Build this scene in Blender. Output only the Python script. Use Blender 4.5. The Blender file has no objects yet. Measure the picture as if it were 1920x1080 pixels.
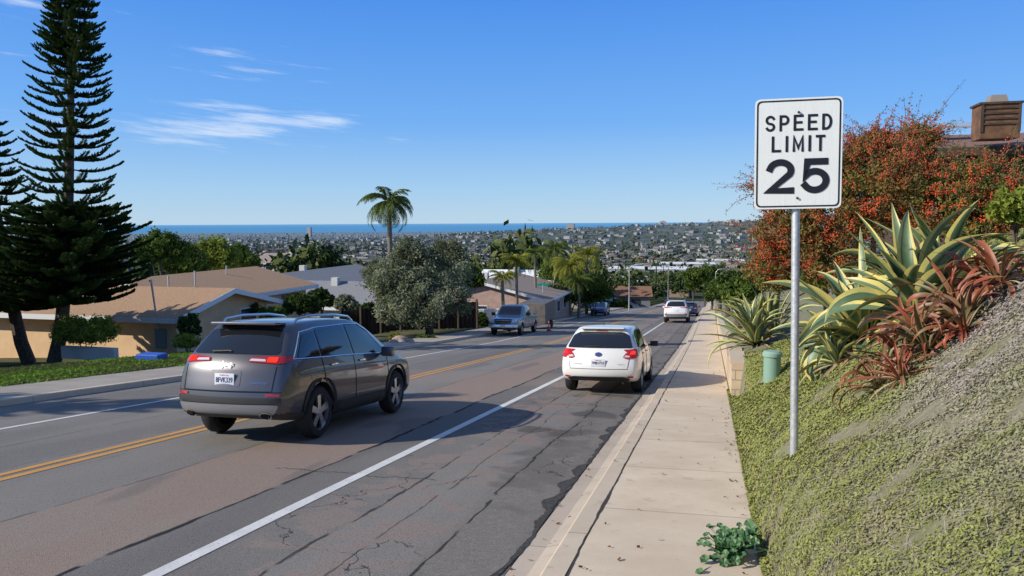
import bpy, bmesh, math, random
import numpy as np
from mathutils import Vector, Matrix
from mathutils.bvhtree import BVHTree
from mathutils import noise as mn
random.seed(7); rng=np.random.default_rng(7)
S=bpy.context.scene; C=S.collection
R=math.radians; PI=math.pi
CZ=2.05
# ---------------- camera
cam=bpy.data.objects.new('camera',bpy.data.cameras.new('camera')); C.objects.link(cam)
cam.data.sensor_width=36; cam.data.lens=36*1400/1920; cam.data.clip_end=300000; cam.data.clip_start=.05
CM=Matrix.Translation((0,0,CZ))@Matrix.Rotation(R(15.04),4,'Z')@Matrix.Rotation(R(90-4.98),4,'X')@Matrix.Rotation(R(-.3),4,'Z')
cam.matrix_world=CM; S.camera=cam
def P(px,py,d): return CM@Vector(((px-960)/1400*d,(540-py)/1400*d,-d))
# ---------------- terrain functions
KY=[-60,0,38,130,175,300,600,1500,3000,7600,8200,9500]
KZ=[6.42,0,-4.07,-12.35,-17.6,-29,-47,-57,-66,-80,-92,-97]
tY=np.arange(-60,9500,1.); tZ=np.interp(tY,KY,KZ)
k=np.ones(15)/15; tZs=np.convolve(np.pad(tZ,7,mode='edge'),k,'valid'); tZs[:15]=tZ[:15]
def f(s): return np.interp(s,tY,tZs)
def plane(x,y):
    x=np.asarray(x,float); y=np.asarray(y,float)
    return f(y-.25*np.minimum(0,x+16))+.02*np.clip(x,-60,2)
def hill(x,y):
    return np.exp(-((np.asarray(y)-2600)/620.)**2)*np.interp(x,[-1400,-700,-200,150,500,2000],[0,38,56,68,92,100])
def T(x,y):
    x=np.asarray(x,float); y=np.asarray(y,float)
    z=plane(x,y)+hill(x,y)
    z=z+np.where(x<-13.4,.13-.38*np.clip((-20.5-x)/3,0,1),0)
    return z
hu=[-.2,0,.1,.25,.6,1.95,4,7,12,40]; hv=[0,.02,.34,.58,.90,2.08,3.1,3.6,3.7,4.2]
hu2=[-.2,0,.24,.25,2,5,12,40]; hv2=[0,0,0,.8,1.4,2.6,3.3,3.8]
EX=.42
def bank(x,y):
    x=np.asarray(x,float); y=np.asarray(y,float); u=x-EX
    lowf=np.clip((y-8.5)/4.5,0,1)*np.interp(u,[0,.5,2.5],[.8,.5,0])
    a=np.interp(u,hu,hv)*(1-lowf); b=np.interp(u,hu2,hv2); t=np.clip((y-14.6)/1.0,0,1)
    h=a*(1-t)+b*t
    h=h*np.interp(y,[-10,80,200,300],[1,1,.3,.1])
    return plane(EX,y)+.15+h
def surf(x,y):
    if x>EX: return float(bank(x,y))
    if x>-1.12: return float(plane(x,y))+.15
    return float(T(x,y))
def G(px,py):
    o=CM.translation; d=(P(px,py,1)-o)
    t=1.5; step=.03
    while t<9000:
        p=o+d*t
        if p.z<surf(p.x,p.y): 
            return p
        t+=step; step=max(.03,t*.004)
    return o+d*9000
# ---------------- props
def tag(o,label,cat,group=None,kind=None):
    o['label']=label; o['category']=cat
    if group: o['group']=group
    if kind: o['kind']=kind
    return o
def empty(name,loc,label,cat,group=None):
    o=bpy.data.objects.new(name,None); C.objects.link(o); o.location=loc; o.empty_display_size=.1
    return tag(o,label,cat,group)
def link(name,me,mats,parent=None):
    o=bpy.data.objects.new(name,me); C.objects.link(o)
    for m in (mats if isinstance(mats,(list,tuple)) else [mats]): me.materials.append(m)
    if parent: o.parent=parent
    return o
# ---------------- materials
def nt(name):
    m=bpy.data.materials.new(name); m.use_nodes=True; t=m.node_tree; t.nodes.clear()
    out=t.nodes.new('ShaderNodeOutputMaterial'); return m,t,out
class N:
    def __init__(s,t): s.t=t
    def n(s,ty,**kw):
        x=s.t.nodes.new(ty)
        for k_,v in kw.items(): setattr(x,k_,v)
        return x
    def l(s,a,b): s.t.links.new(a,b)
    def val(s,inp,v):
        if isinstance(v,bpy.types.NodeSocket): s.l(v,inp)
        else: inp.default_value=v
    def math(s,op,a,b=0,c=None,clamp=False):
        x=s.n('ShaderNodeMath',operation=op,use_clamp=clamp); s.val(x.inputs[0],a); s.val(x.inputs[1],b)
        if c is not None: s.val(x.inputs[2],c)
        return x.outputs[0]
    def mix(s,fac,a,b,bt='MIX'):
        x=s.n('ShaderNodeMix',data_type='RGBA',blend_type=bt); s.val(x.inputs[0],fac)
        for i,c in ((6,a),(7,b)):
            if isinstance(c,tuple): c=(*c,1) if len(c)==3 else c
            s.val(x.inputs[i],c)
        return x.outputs[2]
    def noise(s,vec,scale,detail=4,rough=.55):
        x=s.n('ShaderNodeTexNoise'); x.inputs['Scale'].default_value=scale; x.inputs['Detail'].default_value=detail; x.inputs['Roughness'].default_value=rough
        if vec is not None: s.l(vec,x.inputs['Vector'])
        return x.outputs[0]
    def ramp(s,fac,lo,hi,a=0.,b=1.):
        x=s.n('ShaderNodeMapRange'); x.interpolation_type='SMOOTHSTEP'
        s.val(x.inputs[0],fac); s.val(x.inputs[1],lo); s.val(x.inputs[2],hi); x.inputs[3].default_value=a; x.inputs[4].default_value=b
        return x.outputs[0]
    def pos(s): return s.n('ShaderNodeNewGeometry').outputs['Position']
    def xyz(s,v):
        x=s.n('ShaderNodeSeparateXYZ'); s.l(v,x.inputs[0]); return x.outputs
def mat(name,c1,c2=None,scale=5,rough=.7,metal=0,bump=0,bscale=40,coat=0,spec=.5,det=4,stretch=None,obj=False):
    m,t,out=nt(name); q=N(t); b=q.n('ShaderNodeBsdfPrincipled'); q.l(b.outputs[0],out.inputs[0])
    b.inputs['Roughness'].default_value=rough; b.inputs['Metallic'].default_value=metal
    b.inputs['Coat Weight'].default_value=coat; b.inputs['Coat Roughness'].default_value=.03
    b.inputs['Specular IOR Level'].default_value=spec
    vec=q.n('ShaderNodeTexCoord').outputs['Object'] if obj else q.pos()
    if stretch:
        mp=q.n('ShaderNodeMapping'); mp.inputs['Scale'].default_value=stretch; q.l(vec,mp.inputs[0]); vec=mp.outputs[0]
    col=(*c1,1)
    if c2:
        nz=q.noise(vec,scale,det); col=q.mix(q.ramp(nz,.35,.65),c1,c2)
    if isinstance(col,tuple): b.inputs['Base Color'].default_value=col
    else: q.l(col,b.inputs['Base Color'])
    if bump:
        bm_=q.n('ShaderNodeBump'); bm_.inputs['Strength'].default_value=bump; bm_.inputs['Distance'].default_value=.02
        q.l(q.noise(vec,bscale,3),bm_.inputs['Height']); q.l(bm_.outputs[0],b.inputs['Normal'])
    return m
HAZE_COL=(.26,.345,.425)  # aerial haze tint, painted into base colours by world distance
def leafmat(name,c1,c2,c3=None,scale=.6,trans=.25,haze=0):
    m,t,out=nt(name); q=N(t); ps=q.pos()
    a=q.n('ShaderNodeAttribute',attribute_name='var'); col=q.mix(a.outputs['Fac'],c1,c2)
    if c3: col=q.mix(q.ramp(q.noise(ps,scale,2),.42,.6),col,c3)
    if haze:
        X=q.xyz(ps); col=q.mix(q.ramp(X[1],200,5000,0,haze),col,HAZE_COL)  # haze painted into the leaf colour, stronger with world Y
    d=q.n('ShaderNodeBsdfDiffuse'); q.l(col,d.inputs[0])
    if trans:
        tr=q.n('ShaderNodeBsdfTranslucent'); q.l(col,tr.inputs[0])
        mx=q.n('ShaderNodeMixShader'); mx.inputs[0].default_value=trans; q.l(d.outputs[0],mx.inputs[1]); q.l(tr.outputs[0],mx.inputs[2]); q.l(mx.outputs[0],out.inputs[0])
    else: q.l(d.outputs[0],out.inputs[0])
    return m
# ---------------- mesh builder
class MB:
    def __init__(s): s.v=[]; s.f=[]; s.m=[]; s.cm=0
    def add(s,vs,fs):
        o=len(s.v); s.v+= [tuple(v) for v in vs]; s.f+=[tuple(i+o for i in q_) for q_ in fs]; s.m+=[s.cm]*len(fs)
    def box(s,c,d,M=None,tap=1):
        x,y,z=d[0]/2,d[1]/2,d[2]/2
        vs=[Vector((sx*x*(tap if sz>0 else 1),sy*y*(tap if sz>0 else 1),sz*z)) for sz in (-1,1) for sy in (-1,1) for sx in (-1,1)]
        if M: vs=[M@v for v in vs]
        vs=[v+Vector(c) for v in vs]
        s.add(vs,[(0,2,3,1),(4,5,7,6),(0,1,5,4),(2,6,7,3),(0,4,6,2),(1,3,7,5)])
    def tube(s,pts,rad,n=8,cap=True):
        pts=[Vector(p) for p in pts]
        if not isinstance(rad,(list,tuple)): rad=[rad]*len(pts)
        vs=[]; up=Vector((.13,.21,.97))
        for i,p in enumerate(pts):
            d=(pts[min(i+1,len(pts)-1)]-pts[max(i-1,0)]).normalized()
            if abs(d.dot(up))>.98: up=Vector((1,0,.1)).normalized()
            a=d.cross(up).normalized(); b=d.cross(a)
            for j in range(n):
                t=2*PI*j/n; vs.append(p+(a*math.cos(t)+b*math.sin(t))*rad[i])
        fs=[(i*n+j,i*n+(j+1)%n,(i+1)*n+(j+1)%n,(i+1)*n+j) for i in range(len(pts)-1) for j in range(n)]
        if cap: fs+= [tuple(range(n-1,-1,-1)),tuple((len(pts)-1)*n+j for j in range(n))]
        s.add(vs,fs)
    def lathex(s,prof,n=32,c=(0,0,0)):
        vs=[(c[0]+x,c[1]+r*math.cos(2*PI*j/n),c[2]+r*math.sin(2*PI*j/n)) for x,r in prof for j in range(n)]
        s.add(vs,[(i*n+j,i*n+(j+1)%n,(i+1)*n+(j+1)%n,(i+1)*n+j) for i in range(len(prof)-1) for j in range(n)])
    def lathez(s,prof,n=24,c=(0,0,0)):
        vs=[(c[0]+r*math.cos(2*PI*j/n),c[1]+r*math.sin(2*PI*j/n),c[2]+z) for r,z in prof for j in range(n)]
        s.add(vs,[(i*n+j,i*n+(j+1)%n,(i+1)*n+(j+1)%n,(i+1)*n+j) for i in range(len(prof)-1) for j in range(n)])
    def build(s,name,mats,parent=None,smooth=False,org=None,bevel=0):
        o=Vector(org) if org is not None else (parent.location.copy() if (parent and parent.get('_w')) else Vector((0,0,0)))
        me=bpy.data.meshes.new(name); me.from_pydata([(v[0]-o.x,v[1]-o.y,v[2]-o.z) for v in s.v],[],s.f)
        me.polygons.foreach_set('material_index',s.m)
        if bevel:
            bm=bmesh.new(); bm.from_mesh(me); bmesh.ops.bevel(bm,geom=bm.edges[:],offset=bevel,segments=2,affect='EDGES',profile=.6); bm.to_mesh(me); bm.free()
        if smooth:
            me.polygons.foreach_set('use_smooth',[True]*len(me.polygons)); me.set_sharp_from_angle(angle=R(35))
        ob=link(name,me,mats,parent)
        if org is not None and not parent: ob.location=o
        return ob
def W(o): o['_w']=1; return o
def npmesh(name,V,Fc,mats,parent=None,var=None,smooth=False):
    me=bpy.data.meshes.new(name); nv=len(V); nf=len(Fc); k_=Fc.shape[1]
    me.vertices.add(nv); me.vertices.foreach_set('co',np.ascontiguousarray(V,dtype=np.float32).ravel())
    me.loops.add(nf*k_); me.loops.foreach_set('vertex_index',np.ascontiguousarray(Fc,dtype=np.int32).ravel())
    me.polygons.add(nf); me.polygons.foreach_set('loop_start',np.arange(0,nf*k_,k_,dtype=np.int32)); 
    me.update(calc_edges=True)
    if var is not None:
        a=me.attributes.new('var','FLOAT','FACE'); a.data.foreach_set('value',np.asarray(var,dtype=np.float32))
    me.polygons.foreach_set('use_smooth',[bool(smooth)]*nf)
    return link(name,me,mats,parent)
def leaves(name,Pt,size,m,parent=None,asp=.45,nrm=None,var=None,jit=1.):
    n=len(Pt); u=rng.normal(size=(n,3))
    if nrm is not None:
        w=nrm+rng.normal(size=(n,3))*.35*jit; w/=np.linalg.norm(w,axis=1)[:,None]; v=np.cross(w,u); v/=np.linalg.norm(v,axis=1)[:,None]; u=np.cross(v,w)
    else:
        u/=np.linalg.norm(u,axis=1)[:,None]; r=rng.normal(size=(n,3)); v=np.cross(u,r); v/=np.linalg.norm(v,axis=1)[:,None]
    s=(np.asarray(size)*np.ones(n))[:,None]
    V=np.stack([Pt-u*s,Pt+v*s*asp,Pt+u*s,Pt-v*s*asp],1).reshape(-1,3)
    F_=np.arange(4*n).reshape(n,4)
    if var is None: var=rng.random(n)
    return npmesh(name,V,F_,m,parent,var)
def crown_pts(balls,n,nc=16,sig=.2,zmin=-.6):
    vol=np.array([b[3]**2 for b in balls]); vol=vol/vol.sum(); out=[]
    for b,w in zip(balls,vol):
        c=np.array(b[:3]); r=b[3]; fl=b[4] if len(b)>4 else .85
        d=rng.normal(size=(nc,3)); d/=np.linalg.norm(d,axis=1)[:,None]; d[:,2]=np.maximum(d[:,2],zmin)
        cc=d*(rng.uniform(.55,.95,nc)*r)[:,None]; cc[:,2]*=fl
        m_=int(n*w); idx=rng.integers(0,nc,m_)
        out.append(c+cc[idx]+rng.normal(size=(m_,3))*sig*r)
    return np.concatenate(out)
def grid(xs,ys,fn):
    X,Y=np.meshgrid(xs,ys); Z=fn(X,Y); V=np.stack([X,Y,Z],-1).reshape(-1,3); nx=len(xs); ny=len(ys)
    i=np.arange((nx-1)*(ny-1)); a=(i//(nx-1))*nx+i%(nx-1); return V,np.stack([a,a+1,a+nx+1,a+nx],1)
def struct(o): o['kind']='structure'; return o
def textmesh(s,w,h,bold=0.,cx=0,cy=0):
    cu=bpy.data.curves.new('t','FONT'); cu.body=s; cu.offset=bold; cu.resolution_u=4
    ob=bpy.data.objects.new('t',cu); C.objects.link(ob); bpy.context.view_layer.update()
    me=bpy.data.meshes.new_from_object(ob.evaluated_get(bpy.context.evaluated_depsgraph_get()))
    bpy.data.objects.remove(ob)
    co=np.array([v.co[:] for v in me.vertices]); lo=co.min(0); hi=co.max(0)
    co=(co-(lo+hi)/2)/(hi-lo+1e-9)*np.array([w,h,0]); co[:,0]+=cx; co[:,1]+=cy
    fs=[tuple(p.vertices) for p in me.polygons]; return co,fs
# ---------------- world
SUNAZ=(.86,.51); EL=29.5
w=bpy.data.worlds.new('World'); S.world=w; w.use_nodes=True; t=w.node_tree; t.nodes.clear(); q=N(t)
out=q.n('ShaderNodeOutputWorld'); bg=q.n('ShaderNodeBackground'); q.l(bg.outputs[0],out.inputs[0])
sky=q.n('ShaderNodeTexSky',sky_type='NISHITA'); sky.sun_disc=False; sky.sun_elevation=R(EL); sky.sun_rotation=R(239.3); sky.air_density=1.0; sky.dust_density=.2; sky.ozone_density=1.2; sky.altitude=100
tc=q.n('ShaderNodeTexCoord').outputs['Generated']; X=q.xyz(tc)
az=q.math('ARCTAN2',X[0],X[1]); el=X[2]
rp=q.n('ShaderNodeValToRGB'); q.l(q.math('MULTIPLY',el,1.,clamp=True),rp.inputs[0])
E=rp.color_ramp.elements
cols=[(0,(.42,.63,.83)),(.04,(.32,.57,.86)),(.13,(.135,.40,.90)),(.28,(.055,.27,.85)),(.55,(.11,.22,.52)),(1,(.14,.21,.42))]
E[0].position=0; E[0].color=(*cols[0][1],1); E[1].position=1; E[1].color=(*cols[-1][1],1)
for p_,c_ in cols[1:-1]: e=E.new(p_); e.color=(*c_,1)
vs=q.n('ShaderNodeVectorMath',operation='SCALE'); q.l(rp.outputs[0],vs.inputs[0]); vs.inputs['Scale'].default_value=8.2
skyc=q.mix(.85,sky.outputs[0],vs.outputs[0])
cb=q.n('ShaderNodeCombineXYZ'); q.l(q.math('MULTIPLY',az,7.),cb.inputs[0]); q.l(q.math('ADD',q.math('MULTIPLY',el,75.),q.math('MULTIPLY',az,6.)),cb.inputs[1])
nz=q.noise(cb.outputs[0],1.5,6,.65)
tot=None
for px,py,sx,sy,amp in ((400,242,130,10,1.),(560,226,80,7,1.),(410,200,55,5,.9),(320,265,80,8,.75),(490,132,75,10,.7),(440,100,50,7,.55),(30,3,90,8,.9),(30,100,40,6,.5)):
    d=P(px,py,1)-CM.translation; a=math.atan2(d.x,d.y); e=d.normalized().z
    da=q.math('MULTIPLY',q.math('SUBTRACT',az,a),1400/sx*.8); de=q.math('MULTIPLY',q.math('SUBTRACT',el,e),1400/sy*.8)
    r2=q.math('ADD',q.math('MULTIPLY',da,da),q.math('MULTIPLY',de,de)); b=q.math('DIVIDE',amp,q.math('ADD',1.,r2)); tot=b if tot is None else q.math('ADD',tot,b)
cl=q.ramp(q.math('ADD',nz,q.math('MULTIPLY',q.math('MINIMUM',tot,1.),.40)),.70,1.14,0,.58)
q.l(q.mix(cl,skyc,(7.2,7.6,8.1)),bg.inputs[0]); bg.inputs[1].default_value=.127
sun=bpy.data.objects.new('sun',bpy.data.lights.new('sun','SUN')); C.objects.link(sun)
sun.data.energy=5.0; sun.data.angle=R(.5); sun.data.color=(1,.94,.82)
dv=Vector((SUNAZ[0]*math.cos(R(EL)),SUNAZ[1]*math.cos(R(EL)),-math.sin(R(EL)))); sun.rotation_euler=dv.to_track_quat('-Z','Y').to_euler()
S.view_settings.view_transform='Standard'; S.view_settings.look='None'; S.view_settings.exposure=0
# ---------------- ground
m,t,out=nt('ground'); q=N(t); b=q.n('ShaderNodeBsdfDiffuse'); q.l(b.outputs[0],out.inputs[0]); ps=q.pos(); X=q.xyz(ps)
near=q.mix(q.ramp(q.noise(ps,1.5,5),.4,.6),(.15,.13,.08),(.08,.10,.045))
far=q.mix(q.ramp(q.noise(ps,.02,5,.7),.45,.62),(.04,.055,.027),(.13,.12,.10))
c_=q.mix(q.ramp(X[1],60,200),near,far); c_=q.mix(q.ramp(X[1],200,5000,0,.6),c_,HAZE_COL); q.l(c_,b.inputs[0]); M_ground=m  # far ground colour also carries painted distance haze
xs=np.unique(np.concatenate([np.arange(-60,-16,2.),[-15.5,-15.45,-13.4,0,.42,10,20,30,30.1,40],-np.geomspace(60,11000,46),np.geomspace(40,6000,40)]))
ys=np.unique(np.concatenate([np.arange(-20,80,2.),np.arange(80,400,8.),np.arange(400,1600,40),np.arange(1600,8801,90)]))
def gz(X_,Y_):
    z=T(X_,Y_); z=np.where((X_>-15.48)&(X_<30.05)&(Y_<300),z-.5,z); return np.where((X_>=30.1)&(Y_<300),z+3.*np.clip((300-Y_)/200,0,1),z)
V,Fc=grid(xs,ys,gz); struct(npmesh('ground',V,Fc,M_ground,smooth=True))
sm,t,out=nt('sea'); q=N(t); b=q.n('ShaderNodeBsdfPrincipled'); q.l(b.outputs[0],out.inputs[0]); b.inputs['Roughness'].default_value=.6; b.inputs['Specular IOR Level'].default_value=.1
q.l(q.mix(q.ramp(q.xyz(q.pos())[1],6000,50000),(.09,.29,.48),(.15,.38,.58)),b.inputs['Base Color'])
mb=MB(); mb.add([(-150000,4500,-84),(150000,4500,-84),(150000,160000,-84),(-150000,160000,-84)],[(0,1,2,3)]); struct(mb.build('sea',sm))
# ---------------- road
m,t,out=nt('asphalt'); q=N(t); b=q.n('ShaderNodeBsdfPrincipled'); b.inputs['Roughness'].default_value=.92; b.inputs['Specular IOR Level'].default_value=.2; q.l(b.outputs[0],out.inputs[0]); ps=q.pos()
mp=q.n('ShaderNodeMapping'); mp.inputs['Scale'].default_value=(1,.18,1); q.l(ps,mp.inputs[0]); st=mp.outputs[0]
X=q.xyz(ps); wob=q.math('SUBTRACT',q.noise(mp.outputs[0],1.6,5,.65),.5); xw=q.math('ADD',X[0],q.math('MULTIPLY',wob,.42))
def band(a,b_,soft=.05,x=None):
    x=x or xw; return q.math('MULTIPLY',q.ramp(x,a-soft,a+soft),q.ramp(x,b_-soft,b_+soft,1,0))
base=q.mix(q.ramp(q.noise(st,.9,5),.3,.7),(.165,.155,.142),(.228,.212,.192))
base=q.mix(q.math('MULTIPLY',band(-6.3,-4.65),q.ramp(X[1],30,60,.95,.25)),base,(.31,.215,.162))
base=q.mix(q.math('MULTIPLY',band(-4.62,-3.2,.04),.8),base,(.122,.114,.107))
base=q.mix(q.math('MULTIPLY',band(-9.6,-8.3,.2),.6),base,(.135,.128,.12))
base=q.mix(q.math('MULTIPLY',band(-7.6,-6.4,.15),.5),base,(.235,.212,.185))
base=q.mix(q.math('MULTIPLY',q.math('MULTIPLY',band(-13,-1.6,.1),q.ramp(X[1],17.5,18.2)),q.ramp(X[1],20.5,22,.5,0)),base,(.29,.20,.155))
pn=q.ramp(q.noise(ps,2.2,5),.48,.55); base=q.mix(q.math('MULTIPLY',q.math('MULTIPLY',pn,band(-3.8,-2.2,.1)),.75),base,(.28,.185,.145))
base=q.mix(q.math('MULTIPLY',band(-2.3,-1.4,.1),.85),base,(.118,.106,.094))
rg=q.ramp(q.noise(ps,14,5,.7),.48,.60); base=q.mix(q.math('MULTIPLY',q.math('MULTIPLY',rg,band(-2.3,-1.4,.2)),.65),base,(.23,.20,.165))
st2=q.ramp(q.noise(ps,.75,3),.56,.62); base=q.mix(q.math('MULTIPLY',q.math('MULTIPLY',st2,band(-3.0,-1.6,.1)),.85),base,(.034,.028,.024))
lp=q.ramp(q.noise(st,.35,3),.52,.6); base=q.mix(q.math('MULTIPLY',lp,.35),base,(.28,.255,.22))
dp=q.ramp(q.noise(st,.55,2),.60,.62); base=q.mix(q.math('MULTIPLY',q.math('MULTIPLY',dp,band(-13,-4.6,.1)),.5),base,(.10,.095,.09))
gr=q.noise(ps,130,2); base=q.mix(q.ramp(gr,.3,.72,.0,.5),base,(.36,.325,.285)); gr2=q.noise(ps,75,2); base=q.mix(q.ramp(gr2,.5,.75,.0,.65),base,(.035,.033,.031))
vo=q.n('ShaderNodeTexVoronoi',feature='DISTANCE_TO_EDGE'); vo.inputs['Scale'].default_value=.8
vv=q.n('ShaderNodeVectorMath',operation='ADD'); nn=q.n('ShaderNodeTexNoise'); nn.inputs['Scale'].default_value=3.5; nn.inputs['Detail'].default_value=5; q.l(ps,nn.inputs['Vector'])
sc=q.n('ShaderNodeVectorMath',operation='SCALE'); q.l(nn.outputs['Color'],sc.inputs[0]); sc.inputs['Scale'].default_value=.45; q.l(sc.outputs[0],vv.inputs[0]); q.l(ps,vv.inputs[1]); q.l(vv.outputs[0],vo.inputs['Vector'])
ck=q.math('MULTIPLY',q.ramp(vo.outputs['Distance'],.001,.009,1,0),q.math('MULTIPLY',q.ramp(q.noise(ps,.45,2),.50,.58),band(-3.9,-1.5,.1,X[0])))
base=q.mix(q.math('MULTIPLY',ck,.75),base,(.03,.028,.028))
for cx_,ww,amp in ((-4.63,.020,.95),(-3.2,.012,.8),(-2.75,.008,.6),(-2.2,.012,.85),(-6.32,.012,.5),(-8.3,.010,.5),(-9.6,.012,.5)):
    dd=q.math('ABSOLUTE',q.math('SUBTRACT',xw,cx_)); br=q.ramp(q.noise(ps,1.3,3),.38,.46)
    base=q.mix(q.math('MULTIPLY',q.math('MULTIPLY',q.ramp(dd,ww*.6,ww*1.9,1,0),br),amp),base,(.018,.018,.018))
yw=q.math('ADD',X[1],q.math('MULTIPLY',wob,.5))
for yy,x0_,x1_ in ((7.9,-5.2,-3.0),(14.6,-6.5,-1.5),(21.5,-13,-1.5),(33,-13,-1.5)):
    base=q.mix(q.math('MULTIPLY',q.math('MULTIPLY',q.ramp(q.math('ABSOLUTE',q.math('SUBTRACT',yw,yy)),.005,.03,1,0),band(x0_,x1_)),.7),base,(.03,.03,.03))
q.l(base,b.inputs['Base Color'])
bp=q.n('ShaderNodeBump'); bp.inputs['Strength'].default_value=.6; bp.inputs['Distance'].default_value=.012; q.l(q.math('SUBTRACT',gr,q.math('MULTIPLY',ck,1.5)),bp.inputs['Height']); q.l(bp.outputs[0],b.inputs['Normal'])
M_as=m
ysR=np.concatenate([np.arange(-12,60,1.),np.arange(60,310,4.)])
V,Fc=grid(np.array([-13.4,-11,-8,-5,-3,-1.47]),ysR,plane); struct(npmesh('road',V,Fc,M_as,smooth=True))
def paintmat(name,c,thr):
    m,t,out=nt(name); q=N(t); b=q.n('ShaderNodeBsdfPrincipled'); b.inputs['Roughness'].default_value=.7; q.l(b.outputs[0],out.inputs[0]); ps=q.pos()
    wr=q.ramp(q.noise(ps,38,6,.75),thr,thr+.1); co=q.mix(wr,c,(.17,.16,.145)); co=q.mix(q.ramp(q.noise(ps,3,4),.35,.7,0,.35),co,tuple(x*.6 for x in c)); q.l(co,b.inputs['Base Color']); return m
M_wp=paintmat('white_paint',(.74,.72,.67),.57); M_yp=paintmat('yellow_paint',(.68,.33,.06),.54)
def stripe(name,x0,x1,m,y0=-12,y1=200,off=.005):
    yy=ysR[(ysR>=y0)&(ysR<=y1)]; V,Fc=grid(np.array([x0,x1]),yy,lambda a,b_:plane(a,b_)+off); return struct(npmesh(name,V,Fc,m,smooth=True))
stripe('lane_line',-4.06,-3.92,M_wp); stripe('centre_line',-8.13,-8.01,M_yp); stripe('centre_line',-7.90,-7.78,M_yp); stripe('edge_line',-11.05,-10.94,M_wp)
def concmat(name,c1,c2,joint=None,j0=0):
    m,t,out=nt(name); q=N(t); b=q.n('ShaderNodeBsdfPrincipled'); b.inputs['Roughness'].default_value=.88; b.inputs['Specular IOR Level'].default_value=.25; q.l(b.outputs[0],out.inputs[0]); ps=q.pos(); X=q.xyz(ps)
    co=q.mix(q.ramp(q.noise(ps,1.1,6,.65),.32,.68),c1,c2); co=q.mix(q.ramp(q.noise(ps,60,3),.5,.8,0,.3),co,tuple(x*.6 for x in c1))
    co=q.mix(q.ramp(q.noise(ps,4.5,5),.60,.72,0,.35),co,tuple(x*.5 for x in c1))
    if joint:
        fr=q.math('FRACT',q.math('DIVIDE',q.math('ADD',X[1],j0),joint)); d=q.math('MINIMUM',fr,q.math('SUBTRACT',1.,fr))
        pan=q.n('ShaderNodeTexWhiteNoise',noise_dimensions='1D'); q.l(q.math('FLOOR',q.math('DIVIDE',q.math('ADD',X[1],j0),joint)),pan.inputs['W'])
        co=q.mix(q.math('MULTIPLY',pan.outputs[0],.35),co,tuple(x*.78 for x in c2))
        co=q.mix(q.ramp(d,.004/joint*1.,.012/joint,.6,0),co,(.12,.10,.08))
    q.l(co,b.inputs['Base Color']); bp=q.n('ShaderNodeBump'); bp.inputs['Strength'].default_value=.2; bp.inputs['Distance'].default_value=.01; q.l(q.noise(ps,90,3),bp.inputs['Height']); q.l(bp.outputs[0],b.inputs['Normal'])
    return m
M_sw=concmat('sidewalk_concrete',(.63,.50,.355),(.75,.615,.455),1.83,.6); M_cb=concmat('curb_concrete',(.57,.455,.33),(.67,.55,.41),3.05,.2); M_gt=concmat('gutter_concrete',(.46,.375,.285),(.56,.465,.36),3.05,.2)
V,Fc=grid(np.array([-1.46,-1.3,-1.12]),ysR,lambda a,b_:plane(a,b_)+.004+np.where(a>-1.2,.05,0)); struct(npmesh('gutter',V,Fc,M_gt))
def curbmesh(name,xa,xb,m,top=.15):
    s_=np.sign(xb-xa); prof=[(xa,.0),(xa+.006*s_,top-.02),(xa+.02*s_,top-.003),(xa+.03*s_,top),(xb,top),(xb,top-.2)]
    V=[];n=len(prof)
    for y in ysR:
        for x,h in prof: V.append((x,y,float(plane(x,y))+h))
    V=np.array(V); i=np.arange((n-1)*(len(ysR)-1)); a=(i//(n-1))*n+i%(n-1); Fq=np.stack([a,a+1,a+n+1,a+n],1)
    if s_<0: Fq=Fq[:,::-1]
    return struct(npmesh(name,V,Fq,m))
curbmesh('curb',-1.14,-.955,M_cb)
V,Fc=grid(np.array([-.94,-.2,EX+.06]),ysR,lambda a,b_:plane(a,b_)+.15); struct(npmesh('sidewalk',V,Fc,M_sw,smooth=True))
mcr=mat('joint_dirt',(.05,.04,.03),rough=1); V,Fc=grid(np.array([-.97,-.92]),ysR,lambda a,b_:plane(a,b_)+.135); struct(npmesh('curb_joint',V,Fc,mcr))
yl=np.arange(-3,60,.06); n_=len(yl); j0=-.948+np.array([mn.noise(Vector((y*1.1,4,0)))*.02+mn.noise(Vector((y*7,3,0)))*.008 for y in yl]); jw=.007+.02*np.array([max(0,mn.noise(Vector((y*.8,19,0)))) for y in yl])
V=np.concatenate([np.stack([j0-jw,yl,plane(j0,yl)+.153],1),np.stack([j0+jw,yl,plane(j0,yl)+.153],1)]); i=np.arange(n_-1); struct(npmesh('curb_crack',V,np.stack([i,i+1,i+1+n_,i+n_],1),mcr))
e0=-1.475+np.array([mn.noise(Vector((y*.9,0,0)))*.07+mn.noise(Vector((y*5,3,0)))*.035 for y in yl]); e1=e0-.03-np.array([abs(mn.noise(Vector((y*1.3,9,0))))*.2+abs(mn.noise(Vector((y*6,9,0))))*.05 for y in yl])
V=np.concatenate([np.stack([e0,yl,plane(e0,yl)+.009],1),np.stack([e1,yl,plane(e1,yl)+.007],1)]); struct(npmesh('road_edge_crack',V,np.stack([i,i+1,i+1+n_,i+n_],1),mat('tar',(.022,.022,.022),(.07,.062,.055),scale=30,rough=1)))
curbmesh('curb',-13.4,-13.56,M_cb,.13)
V,Fc=grid(np.array([-15.5,-14.5,-13.56]),ysR,lambda a,b_:plane(a,b_)+.13); struct(npmesh('sidewalk',V,Fc,concmat('old_concrete',(.34,.295,.245),(.43,.38,.32),1.6),smooth=True))
n=60000; x=rng.uniform(-24,-15.45,n); y=rng.uniform(3,27.,n); Pt=np.stack([x,y,T(x,y)+rng.uniform(0,.06,n)],1)
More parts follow.
